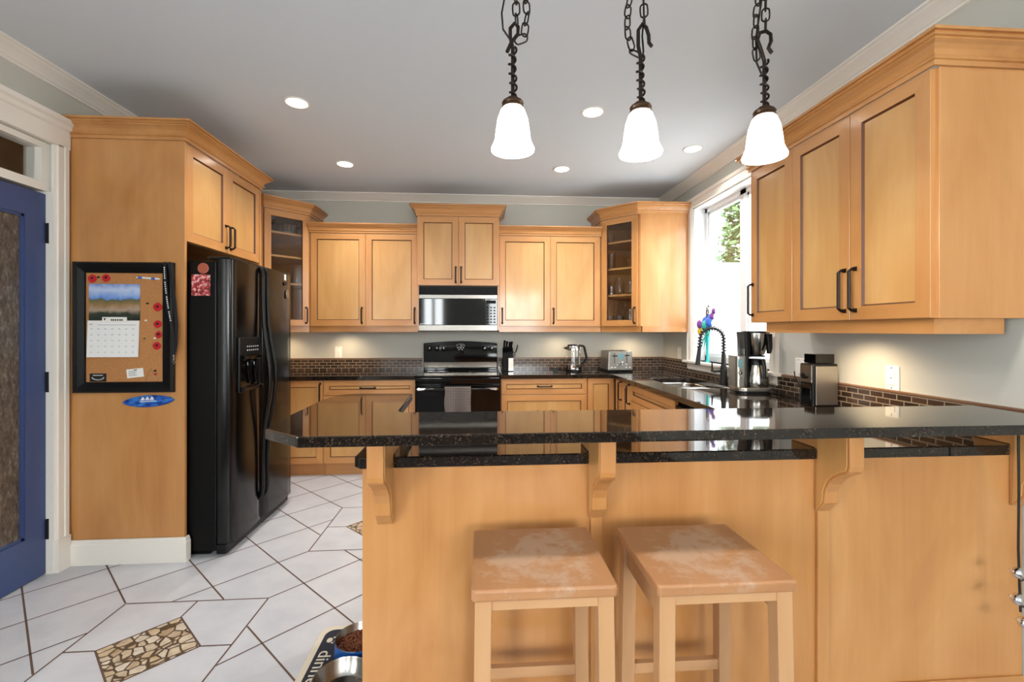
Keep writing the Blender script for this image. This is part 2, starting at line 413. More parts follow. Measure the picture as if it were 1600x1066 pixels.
# window over the sink
win = struct(MB().build('window_1', 'white_frame')); win.data.clear_geometry()
fx = XR + .105
mb = MB()
for y0, y1, z0, z1 in ((WY0, WY0 + .05, WZ0, WZ1), (WY1 - .05, WY1, WZ0, WZ1), (WY0, WY1, WZ0, WZ0 + .05), (WY0, WY1, WZ1 - .05, WZ1), (3.44, 3.52, WZ0, WZ1)):
    mb.box(fx, fx + .05, y0, y1, z0, z1)
for y0, y1 in ((WY0 + .05, 3.44), (3.52, WY1 - .05)):
    for a, b, c, d in ((y0, y0 + .022, WZ0 + .05, WZ1 - .05), (y1 - .022, y1, WZ0 + .05, WZ1 - .05), (y0, y1, WZ0 + .05, WZ0 + .072), (y0, y1, WZ1 - .072, WZ1 - .05)): mb.box(fx + .012, fx + .04, a, b, c, d)
mb.build('window_frame', 'white_frame', win)
MB().box(fx + .024, fx + .030, WY0 + .06, 3.45, WZ0 + .06, WZ1 - .06).box(fx + .024, fx + .030, 3.51, WY1 - .06, WZ0 + .06, WZ1 - .06).build('window_pane', 'pane', win)
mb = MB()
mb.box(XR, fx, WY0, WY0 + .012, WZ0, WZ1).box(XR, fx, WY1 - .012, WY1, WZ0, WZ1).box(XR, fx, WY0, WY1, WZ1 - .012, WZ1)
mb.build('window_jamb', 'white_frame', win)
cas = [(0, 0), (.012, 0), (.012, .012), (.022, .016), (.022, .066), (.028, .070), (.028, .085), (0, .085)]
mb = MB()
for y0, s in ((WY0, -1), (WY1, 1)):
    mb.prism([(XR - o, y0 + s * u) for o, u in cas], WZ0, WZ1 + .004, 'z')
mb.prism([(XR - .0, WZ1), (XR - .022, WZ1), (XR - .022, WZ1 + .055), (XR - .03, WZ1 + .06), (XR - .036, WZ1 + .075), (XR - .036, WZ1 + .085), (XR, WZ1 + .085)], WY0 - .10, WY1 + .10, 'y')
mb.build('window_casing', 'white_trim', win)
MB().box(XR - .055, fx, WY0 - .13, WY1 + .13, WZ0 - .022, WZ0).build('window_sill', 'white_trim', win, .004)
MB().prism([(XR - .022, 1.028), (XR - .022, .972), (XR - .014, .960), (XR, .958), (XR, 1.028)], WY0 - .085, WY1 + .085, 'y').build('window_apron', 'white_trim', win)
# living-room windows behind the camera
def far_window(name, along, u0, u1, z0, z1, f):
    m_ = struct(MB().build(name, 'white_frame')); m_.data.clear_geometry(); mb = MB(); pn = MB()
    um = (u0 + u1) / 2
    for a, b, c, d in ((u0, u0 + .06, z0, z1), (u1 - .06, u1, z0, z1), (u0, u1, z0, z0 + .06), (u0, u1, z1 - .06, z1), (um - .04, um + .04, z0, z1)):
        mb.box(f, f + .06, a, b, c, d) if along == 'y' else mb.box(a, b, f, f + .06, c, d)
    pn.box(f + .02, f + .026, u0, u1, z0, z1) if along == 'y' else pn.box(u0, u1, f + .02, f + .026, z0, z1)
    mb.build('window_frame', 'white_frame', m_); pn.build('window_pane', 'pane', m_)
far_window('window_2', 'x', -1.55, -.95, 1.0, 2.3, REAR - .07)
far_window('window_3', 'x', .2, 1.7, 1.0, 2.3, REAR - .07)
far_window('window_4', 'y', -2.05, -.35, .4, 2.3, XL - .10)
# blue door with rain glass, transom, casing
DX = XL - .03
mb = MB(); d0, d1 = 1.845, 2.652
for a, b, c, d in ((d0, d0 + .115, .006, 2.07), (d1 - .115, d1, .006, 2.07), (d0 + .115, d1 - .115, .006, .235), (d0 + .115, d1 - .115, 1.935, 2.07)): mb.box(DX - .04, DX, a, b, c, d)
for a, b, c, d in ((d0 + .115, d0 + .128, .235, 1.935), (d1 - .128, d1 - .115, .235, 1.935), (d0 + .115, d1 - .115, .235, .248), (d0 + .115, d1 - .115, 1.922, 1.935)): mb.box(DX - .034, DX - .008, a, b, c, d)
door = struct(mb.build('door_1', 'blue_paint'), 'blue door with textured glass')
MB().box(DX - .026, DX - .018, d0 + .12, d1 - .12, .24, 1.93).build('door_glass', 'rain_glass', door)
for z in (1.858, 1.047, .246):
    MB().box(DX - .002, DX + .012, d1 - .008, d1 + .012, z - .055, z + .055).lathe([(.007, -.056), (.007, .056)], 10, T=Matrix.Translation((DX + .012, d1 + .001, z))).build('hinge', 'black_matte', door)
tr = struct(MB().box(XL - .1, XL - .02, 1.84, 2.655, 2.085, 2.13).box(XL - .1, XL - .021, 1.84, 1.875, 2.13, 2.315).box(XL - .1, XL - .021, 2.615, 2.655, 2.13, 2.315).box(XL - .1, XL - .02, 1.84, 2.655, 2.315, 2.345).build('window_5', 'white_trim'))
MB().box(XL - .06, XL - .054, 1.87, 2.62, 2.12, 2.32).build('window_pane', 'pane', tr)
mb = MB()
jp = [(0, 0), (.012, 0), (.016, .012), (.022, .018), (.022, .05), (.026, .056), (.026, .078), (0, .078)]
for y0, s in ((2.655, 1), (1.84, -1)):
    mb.prism([(XL + o, y0 + s * (u - .008)) for o, u in jp], .18, 2.35, 'z'); mb.box(XL, XL + .03, y0 - .0 if s > 0 else y0 - .076, y0 + .076 if s > 0 else y0, 0, .18)
mb.prism([(XL, 2.345), (XL + .022, 2.345), (XL + .022, 2.44), (XL + .034, 2.447), (XL + .04, 2.468), (XL + .055, 2.478), (XL + .06, 2.50), (XL, 2.50)], 1.74, 2.738, 'y')
mb.box(XL - .13, XL + .004, 2.648, 2.664, 0, 2.085)
struct(mb.build('trim_2', 'white_trim'))
bb = [(0, 0), (.016, 0), (.016, .112), (.012, .120), (.012, .128), (.006, .140), (0, .140)]
struct(MB().sweep([(XL, 2.733), (XL, 2.742), (-1.695, 2.742), (-1.695, 2.77)], bb, 0).build('baseboard_left', 'white_trim'))

# ---------------------------------------------------------------- cabinets
CROWN = [(0, 0), (.010, 0), (.010, .018), (.017, .020), (.021, .026), (.019, .031), (.014, .033), (.014, .037), (.020, .052), (.032, .064), (.046, .072), (.046, .077), (.055, .079), (.059, .084), (.055, .088), (.055, .091), (.066, .091), (.066, .102), (0, .102)]
def scaled(prof, k): return [(a * k, b * k) for a, b in prof]
def pull(parent, x, z, vert=True, L=.145, y=-.02):
    mb = MB(); h = L / 2; pr = .030
    pts = [(-h, 0), (-h, -pr * .55), (-h + .010, -pr), (h - .010, -pr), (h, -pr * .55), (h, 0)]
    path = [((x, y + b, z + a) if vert else (x + a, y + b, z)) for a, b in pts]
    mb.tube(path, .0068, 6, smooth=False)
    for s in (-h, h):
        cx, cz = (x, z + s) if vert else (x + s, z)
        mb.box(cx - .009, cx + .009, y - .005, y, cz - .009, cz + .009)
    return mb.build('handle', 'dark_bronze', parent)
def panel_door(parent, x0, x1, z0, z1, handle=None, glass=False, sw=.058, kind='door', pull_len=.145):
    g_ = .0016; x0 += g_; x1 -= g_; z0 += g_; z1 -= g_
    T, c = .02, .0014
    def rect(a, y): return [(x0 + a, y, z0 + a), (x1 - a, y, z0 + a), (x1 - a, y, z1 - a), (x0 + a, y, z1 - a)]
    vs = rect(0, 0) + rect(0, -T + c) + rect(c, -T) + rect(sw, -T)
    fs = []; ms = []
    for L in range(3):
        for k in range(4):
            k2 = (k + 1) % 4; fs.append((L * 4 + k, L * 4 + k2, L * 4 + 4 + k2, L * 4 + 4 + k)); ms.append(1 if k in (0, 2) else 0)
    mb = MB()
    for f, mi in zip(fs, ms): mb.add([vs[i] for i in f], [(0, 1, 2, 3)], mi)
    if glass:
        r1, r2 = rect(sw, -T), rect(sw, 0)
        for k in range(4): k2 = (k + 1) % 4; mb.add([r1[k], r1[k2], r2[k2], r2[k]], [(0, 1, 2, 3)], 3)
        r3 = rect(0, 0)
        for k in range(4): k2 = (k + 1) % 4; mb.add([r2[k], r2[k2], r3[k2], r3[k]], [(0, 1, 2, 3)], 0)
    else:
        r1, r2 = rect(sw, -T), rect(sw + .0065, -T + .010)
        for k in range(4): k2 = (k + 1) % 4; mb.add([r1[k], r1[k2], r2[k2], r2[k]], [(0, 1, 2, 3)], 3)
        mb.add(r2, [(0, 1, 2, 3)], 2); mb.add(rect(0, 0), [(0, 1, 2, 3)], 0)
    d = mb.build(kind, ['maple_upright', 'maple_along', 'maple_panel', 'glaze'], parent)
    if glass: MB().box(x0 + sw - .005, x1 - sw + .005, -.010, -.006, z0 + sw - .005, z1 - sw + .005).build('glass_pane', 'cabinet_pane', d)
    if handle: pull(d, handle[0], handle[1], handle[2], pull_len)
    return d
def crown(parent, path, z0, k=1.0, prof=None):
    return MB().sweep(path, scaled(prof or CROWN, k), z0).build('crown_moulding', 'maple_along', parent)
DB, LR = 1.367, 1.312                    # door bottoms and light-rail bottoms
# two regular wall cabinets either side of the hood cabinet
def wall_cab(label, loc, W, splits, handles, ztop, depth=.33, ends=(0, 0), crown_k=.85):
    t = thing('wall_cabinet', label, 'cabinet', (loc[0], loc[1], DB))
    MB().box(0, W, 0, depth - .002, DB, ztop).build('carcass', 'maple_upright', t, .001)
    for i in range(len(splits) - 1): panel_door(t, splits[i], splits[i + 1], DB, ztop, (*handles[i], True))
    MB().box(0, W, .004, .022, LR, DB).box(0, .018, .022, depth - .02, LR, DB).box(W - .018, W, .022, depth - .02, LR, DB).build('light_rail', 'maple_along', t)
    crown(t, [(0, -.02), (W, -.02)], ztop, crown_k)
    return t
FY = 4.47
wall_cab('two-door maple wall cabinet between the fridge corner and the microwave', (-1.622, FY), 1.022, [.012, .525, 1.022], [(.492, 1.47), (.992, 1.47)], 2.26)
wall_cab('two-door maple wall cabinet above the knife block and glass kettle', (.188, FY), 1.015, [0, .506, 1.006], [(.030, 1.47), (.536, 1.47)], 2.26)
# taller cabinet over the microwave
t = thing('wall_cabinet', 'tall two-door maple cabinet directly over the microwave', 'cabinet', (-.598, 4.40, 1.757))
MB().box(0, .784, 0, .398, 1.757, 2.42).box(0, .016, -.0, .398, 1.33, 1.757).box(.768, .784, 0, .398, 1.33, 1.757).build('carcass', 'maple_upright', t, .001)
panel_door(t, 0, .392, 1.757, 2.42, (.366, 1.86, True)); panel_door(t, .392, .784, 1.757, 2.42, (.418, 1.86, True))
crown(t, [(0, .398), (0, -.02), (.784, -.02), (.784, .398)], 2.42)
# glass-door corner cabinets; outline given in world x, y
def corner_cab(label, corner, poly, door_w, rot, shelves, hand, crown_path, name='corner_cabinet'):
    """poly: plan outline (world) whose first edge is the diagonal front, running along local +x"""
    A = Vector(poly[0]); t = thing(name, label, 'cabinet', (A.x, A.y, DB), rot)
    c, s = math.cos(R(rot)), math.sin(R(rot))
    def L(p): d = Vector(p) - A; return (d.x * c + d.y * s, -d.x * s + d.y * c)
    pl = [L(p) for p in poly]; n = len(pl); zt = 2.42
    ins = [p for p in pl]
    mb = MB()
    for k in range(1, n):
        a, b = Vector(pl[k]), Vector(pl[(k + 1) % n]); d = (b - a).normalized(); nn = Vector((-d.y, d.x)) * .016
        mb.prism([tuple(a), tuple(b), tuple(b + nn), tuple(a + nn)], DB, zt, 'z')
    gx = sum(p[0] for p in pl) / n; gy = sum(p[1] for p in pl) / n
    pi_ = [(p[0] + (gx - p[0]) * .02, p[1] + (gy - p[1]) * .02) for p in pl]
    mb.prism(pi_, DB + .001, DB + .018); mb.prism(pi_, zt - .018, zt - .001)
    mb.build('carcass', 'maple_upright', t)
    W = (Vector(pl[1]) - Vector(pl[0])).length; e = (W - door_w) / 2
    MB().box(0, e, -.002, .02, DB, zt).box(W - e, W, -.002, .02, DB, zt).build('face_frame', 'maple_upright', t)
    panel_door(t, e, W - e, DB, zt, (W - e - .028 if hand > 0 else e + .028, 1.47, True), True)
    cx = sum(p[0] for p in pl) / n; cy = sum(p[1] for p in pl) / n
    sp_ = [(p[0] + (cx - p[0]) * .07, p[1] + (cy - p[1]) * .07 + .012) for p in pl]
    for z in shelves: MB().prism(sp_, z - .018, z).build('shelf', 'maple_panel', t)
    r_ = [L(p) for p in crown_path]
    crown(t, r_, zt, 1.0)
    a, b = Vector(pl[0]), Vector(pl[1])
    MB().box(.004, W - .004, .006, .024, LR, DB).prism([(p[0] + (cx - p[0]) * .05, p[1] + (cy - p[1]) * .05 + .02) for p in pl], DB - .012, DB).build('light_rail', 'maple_along', t)
    return t, L
S2 = math.sqrt(.5)
cl, Ll = corner_cab('glass-door maple corner cabinet beside the refrigerator', None, [(-1.935, 4.165), (-1.622, 4.478), (-1.622, 4.797), (-2.328, 4.797), (-2.328, 4.165)], .40, 45, [1.77, 2.02, 2.235], 1,
                   [(-2.328, 4.165), (-1.9068, 4.165), (-1.622, 4.4498), (-1.622, 4.797)])
crr, Lr = corner_cab('glass-door maple corner cabinet beside the sink window', None, [(1.205, 4.478), (1.503, 4.165), (1.982, 4.165), (1.982, 4.797), (1.205, 4.797)], .385, -46.4, [1.68, 1.94, 2.20], 1,
                   [(1.205, 4.797), (1.205, 4.449), (1.4754, 4.165), (1.982, 4.165)])
MB().prism([Lr(p) for p in ((1.52, 4.166), (1.97, 4.166), (1.97, 4.19), (1.52, 4.19))], LR, DB).build('light_rail', 'maple_along', crr)
# refrigerator surround
t = thing('refrigerator_cabinet', 'maple refrigerator surround with two-door cabinet over the fridge', 'cabinet', (-1.72, 2.745, 0), 90)
# local x = world y - 2.745 ; local y = -(world x + 1.72)
MB().box(0, .020, -.022, .608, 0, 2.42).build('side_panel', 'maple_upright', t, .001)
MB().box(.895, .915, -.022, .608, 0, 2.42).build('side_panel', 'maple_upright', t, .001)
MB().box(.020, .895, 0, .600, 1.846, 2.42).build('carcass', 'maple_upright', t)
panel_door(t, .022, .457, 1.846, 2.4195, (.428, 1.955, True)); panel_door(t, .457, .893, 1.846, 2.4195, (.486, 1.955, True))
crown(t, [(0, .608), (0, -.022), (.915, -.022), (.915, .608)], 2.42)
# three-door cabinet by the window, facing the fridge
t = thing('wall_cabinet', 'three-door maple wall cabinet with exposed end panel over the bar end', 'cabinet', (1.64, 2.618, DB), -90)
W = 2.618 - 1.515
MB().box(0, W, 0, .342, DB + .006, 2.275).build('carcass', 'maple_upright', t, .0015)
W3 = [0, .362, .732, W - .012]
panel_door(t, W3[0], W3[1], DB + .006, 2.2745, (.022, 1.51, True), pull_len=.18); panel_door(t, W3[1], W3[2], DB + .006, 2.2745, (W3[2] - .028, 1.505, True), pull_len=.18); panel_door(t, W3[2], W3[3], DB + .006, 2.2745, (W3[2] + .030, 1.505, True), pull_len=.18)
MB().box(.10, W - .030, .012, .03, 1.316, DB + .006).box(W - .048, W - .030, .03, .290, 1.316, DB + .006).box(.10, .118, .03, .29, 1.316, DB + .006).build('light_rail', 'maple_along', t)
crown(t, [(0, .342), (0, -.02), (W, -.02), (W, .342)], 2.275)

# ---------------------------------------------------------------- base cabinets
BY = 4.245; TK = .118
def base_cab(label, loc, rot, W, depth, fronts, name='base_cabinet', toe=(0, None), ztop=.876):
    t = thing(name, label, 'cabinet', (loc[0], loc[1], 0), rot)
    MB().box(0, W, 0, depth, TK, ztop).build('carcass', 'maple_upright', t)
    MB().box(0, W, .045, .065, 0, TK).build('toe_kick', 'maple_along', t)
    for f in fronts:
        k = f[0]; panel_door(t, f[1], f[2], f[3], f[4], f[5], kind='drawer' if k == 'dr' else ('door' if k == 'd' else 'front_panel'), sw=f[6] if len(f) > 6 else .055, pull_len=f[7] if len(f) > 7 else .145)
    return t
base_cab('narrow single-door maple base cabinet in the corner by the fridge', (-2.32, BY), 0, .902, .55, [('d', .36, .900, TK, .872, (.878, .76, True), .055, .17)])
base_cab('maple base cabinet with one drawer over two doors, beside the stove', (-1.416, BY), 0, .826, .55,
         [('dr', .003, .823, .738, .872, (.395, .803, False), .048, .13), ('d', .003, .413, TK, .735, (.385, .60, True)), ('d', .413, .823, TK, .735, (.441, .60, True))])
base_cab('maple base cabinet with wide stacked drawers under the knife block', (.194, BY), 0, .816, .55,
         [('dr', .003, .813, .728, .876, (.410, .803, False), .048, .13), ('dr', .003, .813, .43, .725, (.410, .571, False), .055, .13), ('dr', .003, .813, TK, .427, (.410, .27, False), .055, .13)])
base_cab('single-door maple corner base cabinet under the toaster', (1.012, BY), 0, .265, .55, [('d', .002, .255, TK, .876, None, .05)])
RX = 1.285
base_cab('narrow maple pull-out cabinet in the inner corner beside the sink base', (RX, 4.20), -90, .46, .66, [('d', .03, .24, TK, .872, (.205, .785, True), .05, .16), ('d', .24, .458, TK, .872, (.432, .785, True), .05, .16)], ztop=.70)
base_cab('maple sink base cabinet with false front, next to the dishwasher', (RX, 3.738), -90, .868, .66, [('fp', .002, .866, .738, .872, None, .048), ('d', .002, .434, TK, .735, (.408, .62, True)), ('d', .434, .866, TK, .735, (.460, .62, True))], ztop=.70)
t = thing('dishwasher', 'black dishwasher under the counter next to the sink base', 'dishwasher', (RX + .02, 2.862, 0), -90)
MB().box(.004, .598, 0, .58, .10, .868).build('tub', 'black_matte', t)
dd = MB().box(.004, .598, -.045, 0, .12, .78).build('door', 'black_gloss', t, .004)
MB().box(.004, .598, -.045, 0, .785, .845).build('control_panel', 'black_plastic', t, .004)
MB().box(.02, .58, .03, .05, 0, .10).build('toe_kick', 'black_matte', t)

# ---------------------------------------------------------------- worktops, bar, peninsula
CT = .914; CB = .877; PYF = 1.512; PN = 1.53
o = slab([(-2.326, 4.20), (-.592, 4.20), (-.592, 4.797), (-2.326, 4.797)], [], CB, CT).build('worktop', 'granite', bevel=.004, loc=(-1.46, 4.5, CB))
tag(o, 'black granite worktop along the rear wall between fridge and stove', 'worktop')
CORB = [-.311, .394, 1.205, 1.954]
front = [(-.413, PYF + .02), (-.393, PYF)]
for cx in CORB[:3]: front += [(cx - .027, PYF), (cx - .027, PN + .001), (cx + .027, PN + .001), (cx + .027, PYF)]
front += [(1.908, PYF), (1.925, PYF + .01), (1.925, PN + .001), (1.982, PN + .001)]
outer = front + [(1.982, 4.797), (.190, 4.797), (.190, 4.20), (1.21, 4.20), (1.243, 4.167), (1.243, 2.17), (-.393, 2.17), (-.413, 2.15)]
SK = rrect(1.44, 1.835, 3.13, 3.87, .09)
o = slab(outer, [SK], CB, CT).build('worktop', 'granite', bevel=.004, loc=(1.6, 3.0, CB))
tag(o, 'black granite worktop with the sink, running on beneath the raised bar', 'worktop')
BZ = 1.035
bar = [(-.507, 1.295), (1.982, 1.295), (1.982, 1.652), (-.255, 1.655)] + [(-.285, 1.662), (-.295, 1.69), (-.312, 2.125), (-.325, 2.145)] + [(-.56, 2.160), (-.615, 2.135), (-.650, 2.085), (-.668, 1.99), (-.660, 1.64), (-.640, 1.405)]
o = slab(bar, [], BZ - .031, BZ).build('breakfast_bar', 'granite', bevel=.004, loc=(.6, 1.5, BZ - .031))
tag(o, 'raised black granite breakfast bar top with clipped corner above two stools', 'worktop')
t = thing('peninsula', 'maple peninsula with flat back panels facing the two stools', 'cabinet', (.78, 1.53, 0))
MB().box(-1.167, 1.202, 0, .018, 0, CB).build('back_panel', 'maple_upright', t, .001)
MB().box(-1.167, 0.50, .018, .62, .0, CB).build('carcass', 'maple_upright', t)
for cx, wd in ((.394, .020), (1.205, .022)): MB().box(cx - .78 - wd, cx - .78 + wd, -.014, 0, .07, .70).build('batten', 'maple_upright', t, .002)
MB().box(-1.167, 1.202, -.008, 0, 0, .068).build('base_strip', 'maple_along', t, .002)
cp = [(0, .692), (-.012, .692), (-.048, .735), (-.050, .752), (-.052, .775), (-.066, .805), (-.090, .832), (-.118, .852), (-.140, .862), (-.152, .874), (-.156, .89), (-.156, 1.003), (.12, 1.003), (.12, .9145), (0, .9145)]
clab = ['maple corbel at the fridge end of the bar', 'maple corbel behind the gap between the two stools', 'maple corbel past the second stool, with bare panel on both sides', 'maple corbel against the wall behind the bell string']
for cx, lb in zip(CORB, clab):
    t = thing('corbel', lb, 'bracket', (cx, PN - .0005, .692), 0, 'corbels carrying the bar top')
    MB().prism(cp, -.025, .025, 'x').build('bracket_body', 'maple_upright', t, .003)
    inner = [(a * .82 - .003 if a < 0 else a, b) for a, b in cp]
    MB().prism([(a, b) for a, b in [(-.010, .70), (-.040, .737), (-.042, .775), (-.056, .810), (-.080, .838), (-.110, .860), (-.140, .874), (-.146, .89), (-.146, .995), (-.02, .995)]], -.0275, .0275, 'x').build('side_moulding', 'maple_panel', t, .002)

# backsplash
def splash(lbl, segs, capsegs):
    mb = MB()
    for a in segs: mb.box(*a)
    s_ = struct(mb.build('trim_3' if lbl == 1 else 'trim_4', 'brick_tile'), 'dark brick mosaic backsplash')
    mb = MB()
    for a in capsegs: mb.box(*a)
    mb.build('cap_tile', 'cap_tile', s_, .003)
splash(1, [(XL + .001, -.60, YB - .012, YB, CT, 1.030)], [(XL + .001, -.60, YB - .016, YB, 1.030, 1.042)])
splash(2, [(.19, XR, YB - .012, YB, CT, 1.030), (XR - .012, XR, 4.19, YB - .012, CT, 1.030), (XR - .012, XR, 2.89, 4.19, CT, .957), (XR - .012, XR, 1.50, 2.89, CT, 1.030)],
       [(.19, XR, YB - .016, YB, 1.030, 1.042), (XR - .016, XR, 4.19, YB - .016, 1.030, 1.042), (XR - .016, XR, 1.50, 2.89, 1.030, 1.042)])
# sink
t = thing('kitchen_sink', 'undermount double steel sink in the granite by the window', 'sink', (1.64, 3.5, .70))
def basin(y0, y1):
    mb = MB(); tp = rrect(1.436, 1.839, y0, y1, .085); loops = []
    for ins_, z in ((0, .8765), (.006, .86), (.014, .735), (.045, .712)):
        loops.append([(p[0] + (1.6375 - p[0]) * ins_ / .2 - 1.64, p[1] + ((y0 + y1) / 2 - p[1]) * ins_ / ((y1 - y0) / 2) - 3.5, z) for p in tp])
    n = len(tp); vs = sum(loops, []); fs = [(a * n + i, a * n + (i + 1) % n, (a + 1) * n + (i + 1) % n, (a + 1) * n + i) for a in range(3) for i in range(n)]
    mb.add(vs, fs, 0, True); mb.add(loops[-1], [tuple(range(n))])
    b = mb.build('basin', 'steel', t, sharp=60)
    s_ = b.modifiers.new('wall', 'SOLIDIFY'); s_.thickness = .0015; s_.offset = -1
    MB().lathe([(.045, 0), (.045, .004), (.03, .003), (0.001, .002)], 20, T=Matrix.Translation((0, (y0 + y1) / 2 - 3.5, .7125))).build('drain', 'black_plastic', b)
basin(3.125, 3.475); basin(3.505, 3.875)

# ---------------------------------------------------------------- refrigerator (front faces +x); local x = world y - 2.785, local y = -(world x + 1.54)
FX0 = -1.545
t = thing('refrigerator', 'black side-by-side refrigerator with ice dispenser and curved handles', 'refrigerator', (FX0, 2.785, 0), 90)
MB().box(0, .862, 0, .72, .03, 1.735).box(.03, .83, .05, .70, 0, .03).build('body', 'black_side', t, .006)
def fdoor(x0, x1):
    pr = [(x0, -.006), (x0, -.058), (x0 + .006, -.074), (x0 + .020, -.083)] + [(x0 + .02 + (x1 - x0 - .04) * k / 6, -.083 - .010 * math.sin(PI * k / 6)) for k in range(1, 6)] + [(x1 - .020, -.083), (x1 - .006, -.074), (x1, -.058), (x1, -.006)]
    return MB().prism(pr, .072, 1.748, 'z', smooth=True)
dl = fdoor(.001, .374).build('freezer_door', 'black_pebbled', t, sharp=50)
dr_ = fdoor(.380, .861).build('fresh_food_door', 'black_pebbled', t, sharp=50)
MB().prism([(0, -.052), (.012, -.058), (.85, -.058), (.862, -.052), (.862, 0), (0, 0)], .012, .066).build('toe_grille', 'black_plastic', t, .003)
MB().box(.000, .861, -.08, .05, 1.748, 1.762).build('hinge_cover', 'black_plastic', t, .004)
def bowed(x, sgn, par):
    path = [(x, -.080, .21), (x, -.100, .24)]
    for k in range(0, 15):
        u = k / 14; z = .28 + 1.40 * u; bow = math.exp(-((z - 1.0) / .27) ** 2)
        path.append((x + sgn * .012 * bow, -.104 - .052 * bow, z))
    path += [(x, -.102, 1.72), (x, -.086, 1.745)]
    mb = MB(); mb.tube(path, .0115, 10); return mb.build('handle', 'black_plastic', par)
bowed(.345, -1, dl); bowed(.410, 1, dr_)
ds = MB().box(.062, .318, -.098, -.088, .95, 1.285).box(.062, .318, -.102, -.096, 1.175, 1.285).build('dispenser', 'black_plastic', dl, .003)
MB().box(.078, .302, -.0995, -.097, .985, 1.165).build('dispenser_recess', 'black_gloss', ds)
MB().prism([(-.102, 1.175), (-.128, 1.172), (-.118, 1.15), (-.098, 1.14)], .09, .29, 'x').build('chute', 'black_gloss', ds, .003)
MB().prism([(-.098, .985), (-.125, .978), (-.125, .962), (-.098, .952)], .07, .31, 'x').build('drip_tray', 'black_gloss', ds, .003)
MB().tube([(.15, -.10, 1.13), (.15, -.106, 1.06), (.17, -.104, 1.0)], .006, 6).tube([(.23, -.10, 1.13), (.23, -.106, 1.06), (.25, -.104, 1.0)], .006, 6).build('paddle', 'black_gloss', ds)
mb = MB()
for k in range(6):
    x = .15 + k * .026
    for zz in (1.205, 1.228): mb.lathe([(.0045, 0), (.0045, .0015)], 8, T=Matrix.Translation((x, -.1022, zz)) @ Matrix.Rotation(R(90), 4, 'X'))
mb.build('buttons', 'white_mark', ds)
# magnets: two on the side, two on the fridge door
o = MB().lathe([(.001, 0), (.030, 0), (.032, .003), (.026, .006), (.024, .004), (.001, .004)], 24, T=Matrix.Rotation(R(90), 4, 'X')).build('magnet', 'magnet_red', loc=(0, 0, 0)); o.location = (-1.617, 2.784, 1.692)
tag(o, 'round terracotta magnet on the side of the refrigerator', 'magnet')
o = MB().box(-.052, .052, -.004, 0, -.062, .062).build('magnet', 'blossom_print', None, .001, loc=(0, 0, 0)); o.location = (-1.630, 2.7845, 1.594); tag(o, 'square red floral picture magnet on the fridge side', 'magnet')
t = thing('magnet', 'small figure-shaped magnet high on the wide fridge door', 'magnet', (-1.4525, 3.50, 1.655))
MB().box(0, .005, -.012, .014, 1.70, 1.745).build('tag_card', 'paper', t, .001)
MB().prism([(-.03, 1.685), (.0, 1.676), (.032, 1.69), (.02, 1.665), (-.012, 1.66)], 0, .006, 'x').build('base_plate', 'black_plastic', t, .001)
o = MB().prism(circ(0, 0, .027, .034, 20), 0, .008, 'x').build('magnet', 'steel', None, .002, loc=(0, 0, 0)); o.location = (-1.4525, 3.535, 1.60); tag(o, 'silver oval magnet below the figure magnet on the fridge door', 'magnet')

# ---------------------------------------------------------------- corkboard and what hangs on it (panel face y = 2.745)
PF = 2.7445
t = thing('corkboard', 'black-framed corkboard hung on the side of the maple fridge surround', 'noticeboard', (-2.016, PF, .975))
o_, i_ = (-.272, .268, .975, 1.716), (-.208, .205, 1.036, 1.653)
fr_ = [(0, 0), (0, -.022), (.010, -.030), (.030, -.026), (.048, -.020), (.060, -.016), (.064, -.006), (.064, 0)]
mb = MB(); lp = []
for a, y in fr_: lp.append([(o_[0] + a, y, o_[2] + a * .96), (o_[1] - a, y, o_[2] + a * .96), (o_[1] - a, y, o_[3] - a * .98), (o_[0] + a, y, o_[3] - a * .98)])
for a in range(len(lp) - 1):
    for k in range(4): k2 = (k + 1) % 4; mb.add([lp[a][k], lp[a][k2], lp[a + 1][k2], lp[a + 1][k]], [(0, 1, 2, 3)])
mb.build('frame', 'black_plastic', t)
MB().box(-.21, .207, -.008, -.001, 1.034, 1.655).build('cork_sheet', 'cork', t)
CF = PF - .0085
t = thing('wall_calendar', 'open wall calendar with harbour photo pinned to the corkboard', 'calendar', (-2.073, CF, 1.176))
MB().box(-.135, .139, -.003, 0, 1.385, 1.592).build('picture_page', 'calendar_photo', t, loc=(0, 0, .192), zabs=False) if False else None
pp = MB().box(-.135, .139, -.003, 0, 1.385 - 1.385, 1.592 - 1.385).build('picture_page', 'calendar_photo', t, zabs=False); pp.location = (0, 0, 1.385 - 1.176)
gp = MB().prism([(-.002, 1.384), (-.006, 1.384), (-.014, 1.177), (-.010, 1.177)], -.139, .137, 'x').build('date_page', 'paper', t)
mb = MB()
for r_ in range(5):
    for c_ in range(7): mb.box(-.118 + c_ * .037, -.110 + c_ * .037, -.0135, -.0085, 1.335 - r_ * .033, 1.339 - r_ * .033)
mb.box(-.085, .12, -.0075, -.005, 1.358, 1.361); mb.box(-.128, -.112, -.0075, -.005, 1.360, 1.366)
mb.build('lettering', 'print_grey', gp)
cl_ = MB().box(-.058, .072, -.012, -.004, 1.376, 1.404).build('clip', 'white_plastic', t, .002)
mb = MB()
for x in (-.01, .0, .012, .024, .036, .046): mb.box(x, x + .007, -.0128, -.0118, 1.383, 1.392 + .005 * ((x * 1000) % 2))
mb.build('lettering', 'ink', cl_)
MB().prism([(-.05, 1.397), (-.036, 1.397), (-.043, 1.384)], -.0128, -.0118, 'y').build('emblem', 'ink', cl_)
